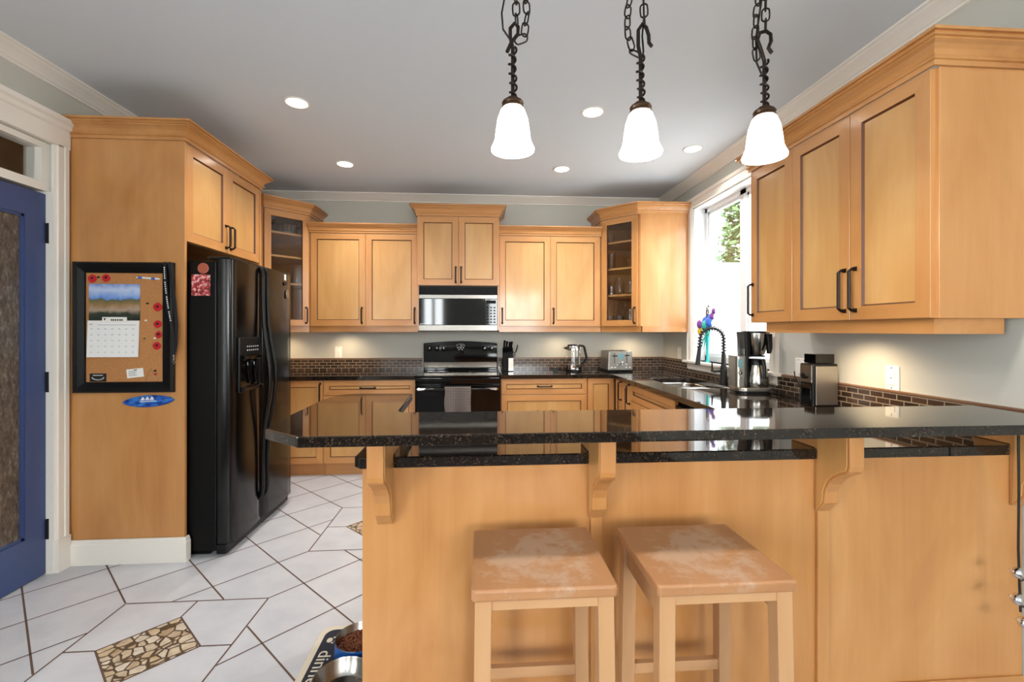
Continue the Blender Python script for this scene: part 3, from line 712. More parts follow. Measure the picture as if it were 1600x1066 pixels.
def poppy(x, z, r, lab, sx=1.0):
    t = thing('poppy_pin', lab, 'poppy', (x, CF, z), 0, 'remembrance poppies on the corkboard')
    mb = MB(); pts = []
    for k in range(28):
        a = 2 * PI * k / 28; rr = r * (1 + .03 * math.cos(4 * a + .8)); pts.append((rr * math.cos(a) * sx, z + rr * math.sin(a)))
    mb.prism(pts, -.004, -.001, 'y'); mb.build('petals', 'red_felt', t, .001)
    MB().lathe([(.007, 0), (.006, .003), (.001, .004)], 12, T=Matrix.Translation((0, -.004, z + .003)) @ Matrix.Rotation(R(90), 4, 'X')).build('centre', 'black_matte', t)
poppy(-2.190, 1.622, .023, 'red poppy in the corner above the calendar picture'); poppy(-2.116, 1.626, .022, 'red poppy over the middle of the calendar picture')
poppy(-1.838, 1.462, .024, 'topmost red poppy in the column beside the calendar'); poppy(-1.838, 1.364, .022, 'second red poppy from the top of the column')
poppy(-1.833, 1.304, .020, 'third red poppy from the top, turned partly edge-on', .9); poppy(-1.842, 1.240, .022, 'lowest red poppy, its dark centre off to the side')
def pin(x, z, m_, lab):
    o = MB().lathe([(.0045, 0), (.0055, .003), (.003, .007), (.0045, .010), (.001, .011)], 10, T=Matrix.Rotation(R(90), 4, 'X')).build('push_pin', m_, loc=(0, 0, 0)); o.location = (x, CF, z)
    tag(o, lab, 'pin', 'pins in the corkboard')
pin(-1.892, 1.482, 'black_plastic', 'dark push pin above the poppy column'); pin(-2.155, 1.630, 'black_plastic', 'dark push pin between the two upper poppies')
pin(-1.900, 1.385, 'white_plastic', 'white push pin beside the second poppy of the column'); pin(-1.908, 1.282, 'leaf_green', 'green push pin beside the lowest poppies')
pin(-1.852, 1.284, 'white_plastic', 'white push pin touching the third poppy of the column'); pin(-1.850, 1.098, 'black_plastic', 'dark push pin above the frame by the paper clip'); pin(-1.850, 1.078, 'red_felt', 'red push pin low on the corkboard')
t = thing('pen', 'white and blue ballpoint pen across the top of the cork', 'pen', (-1.888, CF - .006, 1.626))
X90 = Matrix.Rotation(R(90), 4, 'Y')
MB().lathe([(.002, -.065), (.0055, -.05), (.0055, .05), (.003, .065)], 10, T=Matrix.Translation((0, 0, 1.626)) @ Matrix.Rotation(R(94), 4, 'Y')).build('barrel', 'white_plastic', t)
MB().lathe([(.0058, -.052), (.006, -.03)], 10, T=Matrix.Translation((0, 0, 1.626)) @ Matrix.Rotation(R(94), 4, 'Y')).lathe([(.0058, .02), (.006, .04)], 10, T=Matrix.Translation((0, 0, 1.626)) @ Matrix.Rotation(R(94), 4, 'Y')).build('blue_bands', 'petal_blue', t)
t = thing('business_card', 'black card with white lettering tucked in the corkboard corner', 'card', (-2.160, CF, 1.058))
MB().box(-.044, .044, -.002, 0, 1.038, 1.084).build('card_face', 'black_matte', t)
mb = MB()
for k in range(9): mb.box(-.026 + k * .006, -.022 + k * .006, -.0026, -.002, 1.071 - .0 * k, 1.076)
for k in range(11): a = R(200 + 14 * k); mb.box(.033 * math.cos(a) - .002, .033 * math.cos(a) + .002, -.0026, -.002, 1.066 + .018 * math.sin(a) - .003, 1.066 + .018 * math.sin(a) + .003)
mb.build('lettering', 'white_mark', t)
t = thing('business_card', 'white card with fine print pinned askew on the cork', 'card', (-1.961, CF, 1.085)); t.rotation_euler = (0, R(-6), 0)
MB().box(-.045, .045, -.002, 0, 1.06, 1.11).build('card_face', 'paper', t)
mb = MB()
for k in range(4): mb.box(-.035, .01 - .008 * (k % 2), -.0026, -.002, 1.072 + k * .008, 1.074 + k * .008)
mb.box(-.004, .012, -.0026, -.002, 1.100, 1.105); mb.build('lettering', 'ink', t)
o = MB().tube([(-.03, 0, -.034), (0, 0, .034), (.03, 0, -.034)], .0012, 6).build('wire_hook', 'steel', loc=(0, 0, 0)); o.location = (-1.876, CF - .002, 1.075); tag(o, 'thin bent wire hook low on the corkboard', 'hook')
# lanyard over the frame
t = thing('lanyard', 'black lanyard with white lettering draped over the corkboard frame', 'lanyard', (-1.787, PF - .033, 1.15))
def ribbon(path, wd, th=.002):
    mb = MB()
    for (x, y, z) in path: mb.v += [(x - wd / 2, y, z), (x + wd / 2, y, z), (x + wd / 2, y - th, z), (x - wd / 2, y - th, z)]
    for i in range(len(path) - 1):
        for k in range(4): k2 = (k + 1) % 4; mb.f.append((i * 4 + k, i * 4 + k2, i * 4 + 4 + k2, i * 4 + 4 + k)); mb.m.append(0); mb.sm.append(False)
    return mb
ribbon([(.0, .010, 1.718), (.002, 0, 1.70), (.008, -.002, 1.60), (.022, -.002, 1.45), (.040, -.002, 1.36), (.052, -.002, 1.27), (.050, -.002, 1.20)], .016).build('strap', 'black_matte', t)
ribbon([(.024, .010, 1.718), (.026, .002, 1.70), (.044, .002, 1.60), (.056, .002, 1.48), (.066, .002, 1.36), (.062, .002, 1.25), (.052, .002, 1.19)], .016).build('strap', 'black_matte', t)
mb = MB()
for k in range(26):
    u = k / 25; z = 1.685 - .30 * u; x = .0025 + .034 * u ** 1.7
    if k % 7 != 6: mb.box(x - .003, x + .003, -.0052, -.0042, z - .0035, z + .0035)
mb.build('lettering', 'white_mark', t)
MB().lathe([(.005, 1.19), (.005, 1.165), (.002, 1.16)], 8, T=Matrix.Translation((.051, -.002, 0))).tube([(.051, -.002, 1.16), (.059, -.002, 1.150), (.051, -.002, 1.138), (.044, -.002, 1.15)], .0018, 6, closed=True).build('metal_clasp', 'chrome', t)
t = thing('surfboard_plaque', 'small blue oval surfboard plaque below the corkboard', 'plaque', (-1.888, PF, .885)); t.rotation_euler = (0, R(-3), 0)
pts = [(.140 * math.cos(a) * (1 if abs(math.cos(a)) < .6 else 1), .924 + .034 * math.copysign(abs(math.sin(a)) ** 1.25, math.sin(a))) for a in [2 * PI * k / 40 for k in range(40)]]
MB().prism(pts, -.010, -.002, 'y').build('board', 'surf_print', t, .002)
mb = MB()
for x in (-.03, -.005, .02): mb.prism([(x - .012, .930), (x + .012, .930), (x + .008, .945), (x, .951)], -.0108, -.0098, 'y')
mb.box(-.045, .045, -.0108, -.0098, .921, .925); mb.build('ship_motif', 'white_mark', t)

# ---------------------------------------------------------------- range, microwave
t = thing('range', 'black freestanding electric stove with a towel on the oven handle', 'stove', (-.200, 4.15, 0))
MB().box(-.379, .379, 0, .62, .03, .90).build('body', 'black_gloss', t)
MB().box(-.383, .383, -.012, .60, .898, .918).build('cooktop', 'black_gloss', t, .005)
mb = MB()
for x, y, r in ((-.19, .14, .10), (.19, .14, .085), (-.19, .42, .075), (.19, .42, .10)): mb.lathe([(r, .9182), (r, .9186), (r - .003, .9186), (r - .003, .9182)], 40, T=Matrix.Translation((x, y, 0)), closed=True)
mb.build('burner_rings', 'black_plastic', t)
MB().box(-.379, .379, -.03, 0, .84, .893).build('front_trim', 'black_gloss', t, .006)
od = MB().box(-.379, .379, -.038, -.002, .205, .836).build('oven_door', 'black_gloss', t, .006)
MB().box(-.25, .25, -.0385, -.037, .33, .70).build('oven_window', 'black_gloss', od)
mb = MB(); mb.tube([(-.335, -.036, .80), (-.345, -.07, .802), (-.30, -.082, .806), (0, -.086, .808), (.30, -.082, .806), (.345, -.07, .802), (.335, -.036, .80)], .012, 10)
hd = mb.build('handle', 'black_gloss', od)
for s in (-1, 1): MB().tube([(s * .365, -.040, .80), (s * .345, -.080, .802), (s * .29, -.094, .806)], [.006, .011, .004], 8).build('handle_end', 'chrome', hd)
MB().box(-.379, .379, -.034, 0, .04, .198).build('storage_drawer', 'black_gloss', t, .006)
pts = [(-.379, .918)] + [(-.379 + .012 * (1 - math.cos(R(a))), 1.185 + .012 * math.sin(R(a))) for a in (0, 45, 90)] + [(-.25, 1.206), (-.12, 1.214), (0, 1.217), (.12, 1.214), (.25, 1.206)] + [(.379 - .012 * (1 - math.cos(R(a))), 1.185 + .012 * math.sin(R(a))) for a in (90, 45, 0)] + [(.379, .918)]
bgd = MB().prism(pts, .575, .625, 'y').build('backguard', 'black_gloss', t, .006)
MB().prism([(.575, .935), (.560, .945), (.560, 1.0), (.575, 1.006)], -.372, .372, 'x').build('vent_strip', 'dark_steel', bgd)
RX90 = Matrix.Rotation(R(90), 4, 'X')
for x in (-.318, -.243, -.172, .245, .318):
    kb = MB().lathe([(.026, 0), (.026, .006), (.019, .010), (.017, .022), (.001, .023)], 20, T=Matrix.Translation((x, .575, 1.138)) @ RX90).build('knob', 'black_gloss', bgd)
mb = MB()
for x in (-.318, -.243, -.172, .245, .318):
    T_ = Matrix.Translation((x, .5515, 1.138)) @ Matrix.Rotation(R(28), 4, 'Y'); mb.box(-.0015, .0015, -.0006, .0006, -.004, .018, T=T_)
mb.tube([(.042 * math.cos(a) - .0, .5745, 1.170 + .015 * math.sin(a)) for a in [2 * PI * k / 28 for k in range(28)]], .0016, 6, closed=True)
for x, z in ((-.03, 1.145), (0, 1.143), (.03, 1.145), (-.016, 1.128), (.016, 1.128)): mb.box(x - .006, x + .006, .5738, .5752, z - .0035, z + .0035)
mb.box(-.004, .016, .5738, .5752, 1.167, 1.172); mb.build('lettering', 'white_mark', bgd)
# towel over the oven handle
t = thing('tea_towel', 'grey checked tea towel folded over the oven handle', 'towel', (-.197, 4.064, .57))
mb = MB(); nx, nz = 16, 18; Wt = .228
def tw(i, j):
    u = i / nx; x = (u - .5) * Wt; z = .823 - (.823 - .565) * j / nz; amp = .004 + .010 * j / nz
    return (x + .004 * math.sin(j * .5), -.024 - amp * math.sin(u * 9 + .4) - (.016 * math.exp(-((u - .45) / .12) ** 2) * -1) * j / nz, z)
fr = [tw(i, j) for j in range(nz + 1) for i in range(nx + 1)]
bk_ = [(fr[k][0], fr[k][1] + .004, fr[k][2]) for k in range(len(fr))]
top = [((i / nx - .5) * Wt, -.006 + .018 * math.sin(a), .823 + .010 * math.cos(a) - .004) for a in (-1.2, 0, 1.2) for i in range(nx + 1)]
def grid(vs, nxx, nzz, flip=False): mb.add(vs, [(j * (nxx + 1) + i, j * (nxx + 1) + i + 1, (j + 1) * (nxx + 1) + i + 1, (j + 1) * (nxx + 1) + i) for j in range(nzz) for i in range(nxx)], 0, True)
grid(fr, nx, nz); grid(bk_, nx, nz)
grid(fr[:nx + 1] + top, nx, 3)
rear = [((i / nx - .5) * Wt, .012 + .001 * math.sin(i), .823 - .20 * j / 6) for j in range(7) for i in range(nx + 1)]; grid(top[-(nx + 1):] + rear, nx, 7)
o = mb.build('cloth', 'towel_cloth', t, sharp=80)
# microwave
t = thing('microwave', 'over-the-range microwave with black glass door and steel trim', 'microwave', (-.206, 4.372, 1.322))
MB().box(-.375, .375, .02, .40, 1.322, 1.752).build('body', 'black_plastic', t, .002)
mb = MB()
for k in range(6): mb.box(-.374, .374, .004 + .001 * k, .03, 1.672 + k * .0125, 1.682 + k * .0125)
mb.build('vent_louvre', 'vent_black', t)
MB().box(-.374, .374, 0, .03, 1.632, 1.668).build('upper_trim', 'trim_steel', t, .002)
MB().box(-.374, .374, -.004, .03, 1.325, 1.378).build('lower_trim', 'trim_steel', t, .002)
dm = MB().box(-.374, .248, -.004, .03, 1.380, 1.630).build('door', 'black_gloss', t, .002)
MB().box(-.315, .165, -.0046, -.003, 1.405, 1.60).build('door_window', 'black_plastic', dm) if False else None
MB().box(.252, .374, -.004, .03, 1.380, 1.630).build('control_panel', 'black_gloss', t, .002)
mb = MB()
for r_ in range(6):
    for c_ in range(3): mb.box(.272 + c_ * .032, .289 + c_ * .032, -.0046, -.0036, 1.40 + r_ * .028, 1.412 + r_ * .028)
mb.box(.268, .358, -.0046, -.0036, 1.585, 1.615); mb.build('key_pad', 'vent_black', t)
mb = MB()
for k in range(8): mb.box(-.362 + k * .0065, -.358 + k * .0065, -.0046, -.0038, 1.386, 1.392)
mb.build('lettering', 'white_mark', dm)

# ---------------------------------------------------------------- worktop things
# knife block, knives, scissors
t = thing('knife_block', 'black knife block with pale front panel next to the stove', 'knife block', (.285, 4.60, CT))
MB().prism([(-.045, CT), (.075, CT), (.075, CT + .10), (.03, CT + .24), (-.045, CT + .19)], -.055, .05, 'x').build('block', 'vent_black', t, .004)
MB().prism([(-.049, CT + .006), (-.049, CT + .135), (-.045, CT + .135), (-.045, CT + .006)], .0, .05, 'x').box(.018, .03, -.0505, -.0485, CT + .03, CT + .04).build('front_panel', 'steel_soft', t, .001)
for i, (x, y, L, lb) in enumerate(((-.040, -.005, .085, 'tallest black knife handle at the outer corner of the block'), (-.015, .0, .075, 'second black knife handle in the block, beside the tallest'), (.012, -.01, .070, 'middle black knife handle in the front row of the block'), (.032, -.006, .072, 'black knife handle at the kettle side of the block'), (-.004, -.035, .055, 'short knife handle low in the block'), (-.028, -.038, .050, 'shortest knife handle low at the stove side of the block'))):
    o = MB().tube([(0, .012, -.03), (0, -.0, .0), (.0, -.02, L * .6), (.004, -.034, L)], [.008, .010, .010, .012], 8).build('kitchen_knife', 'black_plastic', loc=(0, 0, 0)); o.location = (.285 + x, 4.60 + y + .01, CT + .205 + (.02 if y > -.02 else -.015)); tag(o, lb, 'knife', 'knives in the block')
t = thing('kitchen_scissors', 'black-handled scissors hanging in the knife block front', 'scissors', (.325, 4.555, CT + .13))
for s in (-1, 1): MB().tube([(s * .012 + .012 * math.cos(a), -.012, CT + .172 + .022 * math.sin(a)) for a in [2 * PI * k / 16 for k in range(16)]], .0045, 6, closed=True).build('finger_loop', 'black_plastic', t)
MB().tube([(.03, -.012, CT + .19), (.045, -.012, CT + .235), (.052, -.012, CT + .27)], [.006, .007, .005], 6).box(-.006, .006, -.015, -.009, CT + .135, CT + .155).build('shank', 'black_plastic', t)
# kettle
t = thing('electric_kettle', 'glass and steel electric kettle with black handle on its base', 'kettle', (.945, 4.56, CT))
MB().lathe([(.001, CT), (.082, CT), (.084, CT + .006), (.082, CT + .016), (.001, CT + .018)], 32).build('power_base', 'black_plastic', t)
MB().lathe([(.080, CT + .019), (.081, CT + .03), (.080, CT + .062), (.001, CT + .062)], 32).build('steel_band', 'chrome', t)
MB().lathe([(.078, CT + .062), (.077, CT + .10), (.070, CT + .215), (.068, CT + .215), (.075, CT + .10), (.076, CT + .064)], 32, closed=True).build('glass_jug', 'clear_glass', t)
MB().box(.052, .072, -.03, .03, CT + .06, CT + .25).build('handle_mount', 'steel', t, .004)
MB().lathe([(.071, CT + .213), (.072, CT + .245), (.064, CT + .256), (.02, CT + .262), (.001, CT + .262)], 32).build('steel_collar', 'chrome', t)
MB().lathe([(.052, CT + .255), (.050, CT + .268), (.02, CT + .272), (.001, CT + .272)], 28, T=Matrix.Translation((-.008, 0, 0))).prism([(-.105, CT + .235), (-.066, CT + .25), (-.066, CT + .215)], -.018, .018, 'y').build('lid', 'black_plastic', t)
MB().tube([(.055, 0, CT + .258), (.10, 0, CT + .255), (.112, 0, CT + .245), (.135, 0, CT + .14), (.130, 0, CT + .115), (.085, 0, CT + .07)], [.012, .012, .013, .012, .012, .011], 8).build('handle', 'black_plastic', t)
mb = MB(); mb.tube([(-.08, .02, CT + .008), (-.14, .04, CT + .022), (-.18, .07, CT + .012), (-.12, .13, CT + .006), (.02, .16, CT + .006), (.14, .17, CT + .03)], .004, 6); mb.box(-.20, -.15, .03, .06, CT + .0005, CT + .03); mb.build('power_cord', 'black_plastic', t)
# toaster
t = thing('toaster', 'four-slot brushed steel toaster with small blue display', 'toaster', (1.395, 4.55, CT), 3)
bp = [(-.13, CT + .018), (-.122, CT + .195), (-.112, CT + .208), (.112, CT + .208), (.122, CT + .195), (.13, CT + .018)]
MB().prism(bp, -.10, .15, 'y').build('body', 'steel_soft', t, .008)
MB().box(-.128, .128, -.10, .15, CT + .002, CT + .019).build('foot_band', 'black_plastic', t, .003)
fp = MB().prism([(a * .94, b) for a, b in bp], -.112, -.10, 'y').build('front_panel', 'steel_soft', t, .004)
MB().box(-.026, .024, -.1135, -.111, CT + .128, CT + .182).build('display', 'lcd', fp)
mb = MB()
for x in (-.066, .062): mb.box(x - .003, x + .003, -.1132, -.1115, CT + .085, CT + .190)
mb.build('lever_slot', 'black_matte', fp)
for x, z in ((-.066, .155), (.062, .160)): MB().box(x - .022, x + .022, -.135, -.112, CT + z, CT + z + .010).build('lever', 'black_plastic', fp, .003)
MB().lathe([(.020, 0), (.019, .012), (.001, .014)], 20, T=Matrix.Translation((.004, -.112, CT + .085)) @ RX90).lathe([(.009, 0), (.008, .008), (.001, .009)], 12, T=Matrix.Translation((-.045, -.112, CT + .07)) @ RX90).lathe([(.009, 0), (.008, .008), (.001, .009)], 12, T=Matrix.Translation((.052, -.112, CT + .07)) @ RX90).build('dial', 'chrome', fp)
mb = MB()
for x in (-.095, -.06, .055, .092): mb.box(x - .010, x + .010, -.1145, -.1115, CT + .040, CT + .049)
mb.build('button', 'white_plastic', fp, .001)
mb = MB()
for x in (-.055, .055):
    for y in (-.045, .06): mb.box(x - .018 if False else x - .045, x + .045, y - .014, y + .014, CT + .2085, CT + .2095)
mb.build('bread_slot', 'black_matte', t)
# faucet
t = thing('kitchen_faucet', 'matte black spring-neck kitchen faucet behind the sink', 'faucet', (1.885, 3.40, CT))
MB().lathe([(.030, CT), (.030, CT + .008), (.027, CT + .02), (.024, CT + .12), (.018, CT + .15), (.015, CT + .24), (.013, CT + .245), (.001, CT + .245)], 20).build('body', 'black_matte', t)
DR = Vector((-.80, .12, 0)).normalized()
def fp_(u, z): return (DR.x * u, DR.y * u, z)
arc = [fp_(0, CT + .24), fp_(0, CT + .30)] + [fp_(.088 - .088 * math.cos(R(a)), CT + .345 + .085 * math.sin(R(a))) for a in range(0, 181, 15)] + [fp_(.178, CT + .31), fp_(.182, CT + .28)]
MB().tube(arc, .0085, 10).build('hose', 'black_matte', t)
# spring coil around the hose
def coil(path, r, turns, wr):
    P_ = [Vector(p) for p in path]; L = [0]
    for a, b in zip(P_, P_[1:]): L.append(L[-1] + (b - a).length)
    def at(s_):
        for i in range(len(P_) - 1):
            if s_ <= L[i + 1] + 1e-9: f = (s_ - L[i]) / max(1e-9, L[i + 1] - L[i]); return P_[i].lerp(P_[i + 1], f), (P_[i + 1] - P_[i]).normalized()
        return P_[-1], (P_[-1] - P_[-2]).normalized()
    side = DR.cross(Vector((0, 0, 1))).normalized(); pts = []; n = turns * 10
    for k in range(n + 1):
        p, tg = at(L[-1] * k / n); nb = tg.cross(side).normalized(); a = 2 * PI * k / 10
        pts.append(tuple(p + side * math.cos(a) * r + nb * math.sin(a) * r))
    return MB().tube(pts, wr, 5)
coil(arc, .0170, 19, .0042).build('spring', 'black_matte', t)
MB().tube([fp_(.181, CT + .29), fp_(.186, CT + .24), fp_(.194, CT + .17), fp_(.197, CT + .145)], [.013, .015, .018, .021], 14).build('spray_head', 'black_matte', t)
MB().tube([fp_(0, CT + .10), fp_(.07, CT + .095), fp_(.092, CT + .105)], [.010, .010, .012], 10).tube([fp_(.085, CT + .10), fp_(.088, CT + .17)], [.007, .005], 8).build('lever', 'black_matte', t)
# coffee maker and its carafe
CMX, CMY = 1.803, 2.93
t = thing('coffee_maker', 'steel drip coffee maker with clear water tank by the window', 'coffee maker', (CMX, CMY, CT), -8); t.scale = (.84, .84, 1)
MB().prism([(p[0], p[1]) for p in rrect(-.135, .150, -.105, .115, .07, 6)], CT + .012, CT + .038).build('base', 'steel_soft', t, .005)
MB().prism([(p[0], p[1]) for p in rrect(-.125, .14, -.095, .105, .06, 6)], CT, CT + .012).build('foot_ring', 'black_plastic', t)
MB().prism(rrect(-.130, -.050, -.075, .095, .02), CT + .038, CT + .245).build('column', 'steel_soft', t, .003)
MB().prism(rrect(-.052, -.030, -.06, .09, .006), CT + .038, CT + .245).build('column_face', 'black_plastic', t)
MB().box(-.118, -.085, -.0765, -.0745, CT + .17, CT + .225).build('display', 'lcd', t)
mb = MB()
mb.lathe([(.013, 0), (.011, .012), (.001, .013)], 16, T=Matrix.Translation((-.102, -.075, CT + .135)) @ RX90).lathe([(.008, 0), (.007, .006), (.001, .007)], 12, T=Matrix.Translation((-.102, -.075, CT + .10)) @ RX90); mb.build('dial', 'chrome', t)
def loft(a, b, z0, z1, name, m_, par, n=3):
    mb = MB(); k = len(a); vs = []
    for j in range(n + 1):
        u = j / n; e = u ** 1.6
        vs += [(p[0] + (q[0] - p[0]) * e, p[1] + (q[1] - p[1]) * e, z0 + (z1 - z0) * u) for p, q in zip(a, b)]
    mb.add(vs, [(j * k + i, j * k + (i + 1) % k, (j + 1) * k + (i + 1) % k, (j + 1) * k + i) for j in range(n) for i in range(k)], 0, True)
    mb.add(vs[:k], [tuple(range(k))[::-1]]); mb.add(vs[-k:], [tuple(range(k))]); return mb.build(name, m_, par, sharp=50)
loft(rrect(-.128, -.058, -.073, .093, .02), rrect(-.152, -.05, -.080, .10, .022), CT + .247, CT + .405, 'water_tank', 'tank_clear', t)
loft(rrect(-.056, -.02, -.07, .095, .008), rrect(-.062, -.03, -.078, .10, .008), CT + .247, CT + .405, 'tank_wall', 'black_plastic', t)
MB().box(-.05, .10, -.05, .09, CT + .238, CT + .250).build('arm', 'black_plastic', t, .003)
MB().lathe([(.001, CT + .252), (.058, CT + .252), (.064, CT + .262), (.088, CT + .33), (.096, CT + .385), (.096, CT + .398)], 32, T=Matrix.Translation((.052, 0, 0))).build('brew_basket', 'steel', t)
MB().lathe([(.098, CT + .396), (.098, CT + .408), (.001, CT + .412)], 32, T=Matrix.Translation((.052, 0, 0))).build('basket_lid', 'black_plastic', t)
MB().prism([(.085, CT + .392), (.125, CT + .392), (.128, CT + .30), (.118, CT + .265), (.095, CT + .26)], -.112, -.075, 'y').build('basket_handle', 'black_plastic', t, .006)
t2 = thing('coffee_carafe', 'steel thermal carafe with black lid and handle on the coffee maker', 'carafe', (CMX + .043, CMY - .007, CT + .039), -8); t2.scale = (.84, .84, 1)
MB().lathe([(.001, CT + .040), (.088, CT + .040), (.092, CT + .048), (.094, CT + .075), (.086, CT + .13), (.068, CT + .185)], 32).build('flask', 'steel', t2)
MB().lathe([(.069, CT + .184), (.066, CT + .215), (.058, CT + .225), (.001, CT + .226)], 32).build('lid', 'black_plastic', t2)
MB().tube([(.0, -.062, CT + .212), (.004, -.105, CT + .212), (.008, -.118, CT + .185), (.010, -.118, CT + .10)], [.013, .014, .014, .011], 8).build('handle', 'black_plastic', t2)
o = MB().tube([(1.87, 2.82, CT + .012), (1.90, 2.72, CT + .010), (1.895, 2.62, CT + .006), (1.93, 2.56, CT + .02), (1.944, 2.68, CT + .12), (1.95, 2.695, CT + .16)], .0035, 6).build('power_cord', 'black_plastic', loc=(1.9, 2.7, CT)); tag(o, 'black power cord of the coffee maker lying against the splash', 'cord')
o = MB().tube([(1.90, 2.43, CT + .03), (1.88, 2.50, CT + .008), (1.90, 2.58, CT + .006), (1.935, 2.62, CT + .04), (1.944, 2.63, CT + .11), (1.952, 2.645, CT + .15)], .0035, 6).build('power_cord', 'black_plastic', loc=(1.9, 2.5, CT)); tag(o, 'black power cord of the coffee grinder beside the switch plate', 'cord')
# grinder
t = thing('coffee_grinder', 'boxy black and steel coffee grinder with black hopper on top', 'grinder', (1.87, 2.385, CT))
MB().box(-.075, .068, -.048, .048, CT, CT + .232).build('body', 'black_plastic', t, .004)
MB().box(-.058, .066, -.0515, -.046, CT + .010, CT + .220).build('side_panel', 'steel_soft', t, .001)
MB().box(-.079, -.073, -.044, .044, CT + .13, CT + .225).build('control_plate', 'steel_soft', t, .001)
MB().lathe([(.017, 0), (.016, .016), (.001, .018)], 20, T=Matrix.Translation((-.078, 0, CT + .165)) @ Matrix.Rotation(R(-90), 4, 'Y')).build('dial', 'black_plastic', t)
MB().box(-.078, -.073, -.036, .036, CT + .012, CT + .12).build('grounds_drawer', 'black_gloss', t, .002)
MB().box(-.055, .055, -.042, .045, CT + .234, CT + .285).build('hopper', 'black_gloss', t, .003)
# bouquet in the window
t = thing('glass_bouquet', 'turquoise vase of blue and purple glass flowers on the window sill', 'flowers', (2.01, 3.89, WZ0))
MB().lathe([(.001, WZ0), (.022, WZ0), (.012, WZ0 + .02), (.012, WZ0 + .12), (.020, WZ0 + .22), (.026, WZ0 + .30), (.024, WZ0 + .30), (.012, WZ0 + .20)], 16).build('vase', 'turquoise', t)
FL = [(-.06, .07, .335, 'petal_purple', .050), (-.04, -.05, .345, 'petal_blue', .062), (-.02, .05, .355, 'petal_blue', .060), (-.05, .075, .275, 'petal_yellow', .050), (-.01, .0, .385, 'petal_blue', .050), (-.02, -.075, .40, 'petal_purple', .044), (-.01, -.095, .445, 'petal_purple', .036), (-.02, .125, .32, 'petal_pink', .044), (-.05, .0, .32, 'turquoise', .060)]
for x, y, z, m_, r in FL:
    mb = MB()
    for k in range(6):
        a = 2 * PI * k / 6; T_ = Matrix.Translation((x, y, WZ0 + z)) @ Matrix.Rotation(a, 4, 'X') @ Matrix.Rotation(R(30), 4, 'Y')
        mb.lathe([(.001, 0), (r * .42, r * .35), (r * .46, r * .7), (.001, r)], 8, T=T_ @ Matrix.Diagonal((.35, 1, 1, 1)))
    mb.build('flower', m_, t); MB().tube([(0, 0, WZ0 + .20), (x * .5, y * .5, WZ0 + .26), (x, y, WZ0 + z)], .0025, 5).build('stem', 'leaf_green', t)
mb = MB()
for y, zt in ((.005, .50), (.01, .46)):
    for k in range(8): mb.lathe([(.001, 0), (.008, .01), (.001, .022)], 6, T=Matrix.Translation((.005 * math.sin(k * 2), y + .008 * math.cos(k * 2.3), WZ0 + .36 + (zt - .36) * k / 8)))
mb.build('flower_spike', 'bronze_cap', t)
mb = MB()
for y in (-.05, .04, .09): mb.tube([(0, 0, WZ0 + .26), (-.01, y * .6, WZ0 + .20), (-.02, y, WZ0 + .10)], [.004, .007, .001], 5)
mb.build('trailing_leaf', 'turquoise', t)
# papers and tray behind the fridge
o = MB().prism([(-2.05, 1.035), (-1.865, 1.092), (-1.865, 1.098), (-2.05, 1.041)], 4.38, 4.62, 'y').build('binder', 'paper', None, .001, loc=(-1.95, 4.5, 1.03)); tag(o, 'white binder lying aslant on the dark tray behind the fridge', 'binder')
t = thing('letter_tray', 'dark letter tray on the worktop corner behind the fridge', 'tray', (-2.02, 4.5, CT))
MB().box(-.16, .10, -.15, .15, CT, CT + .008).box(-.16, .10, -.15, .15, CT + .06, CT + .068).build('tray_shelf', 'black_plastic', t, .002)
for x in (-.155, .085): MB().box(x, x + .012, -.15, .15, CT, CT + .118 - .03 * (x > 0)).build('tray_side', 'black_plastic', t, .002)
# outlets and switch plates
def outlet(label, loc, rot, wd=.072, n=1, kind='outlet'):
    t = thing('wall_outlet' if kind == 'outlet' else 'switch_plate', label, 'outlet' if kind == 'outlet' else 'switch', loc, rot)
    pl = MB().box(-wd / 2, wd / 2, -.006, 0, loc[2] - .058, loc[2] + .058).build('cover_plate', 'white_plastic', t, .002)
    for k in range(n):
        x = (k - (n - 1) / 2) * .046
        MB().box(x - .017, x + .017, -.009, -.005, loc[2] - .034, loc[2] + .034).build('insert', 'white_plastic', t, .001)
        mb = MB()
        for z in ((-.048, .0, .048) if kind == 'outlet' else (-.048, .048)): mb.lathe([(.0028, 0), (.0028, .002)], 8, T=Matrix.Translation((x, -.0068 if z else -.009, loc[2] + z)) @ RX90)
        mb.build('screw', 'ink' if kind == 'outlet' else 'steel', t)
    return t
outlet('white outlet above the splash between the fridge and the stove', (-1.455, YB - .0005, 1.101), 0)
outlet('white outlet on the wall past the coffee grinder, under the cabinet', (XR - .0005, 2.055, 1.100), -90)
outlet('white outlet on the side wall between the corner and the window', (XR - .0005, 4.40, 1.102), -90)
outlet('double switch plate between the window and the coffee grinder', (XR - .0005, 2.67, 1.098), -90, .118, 2, 'switch')
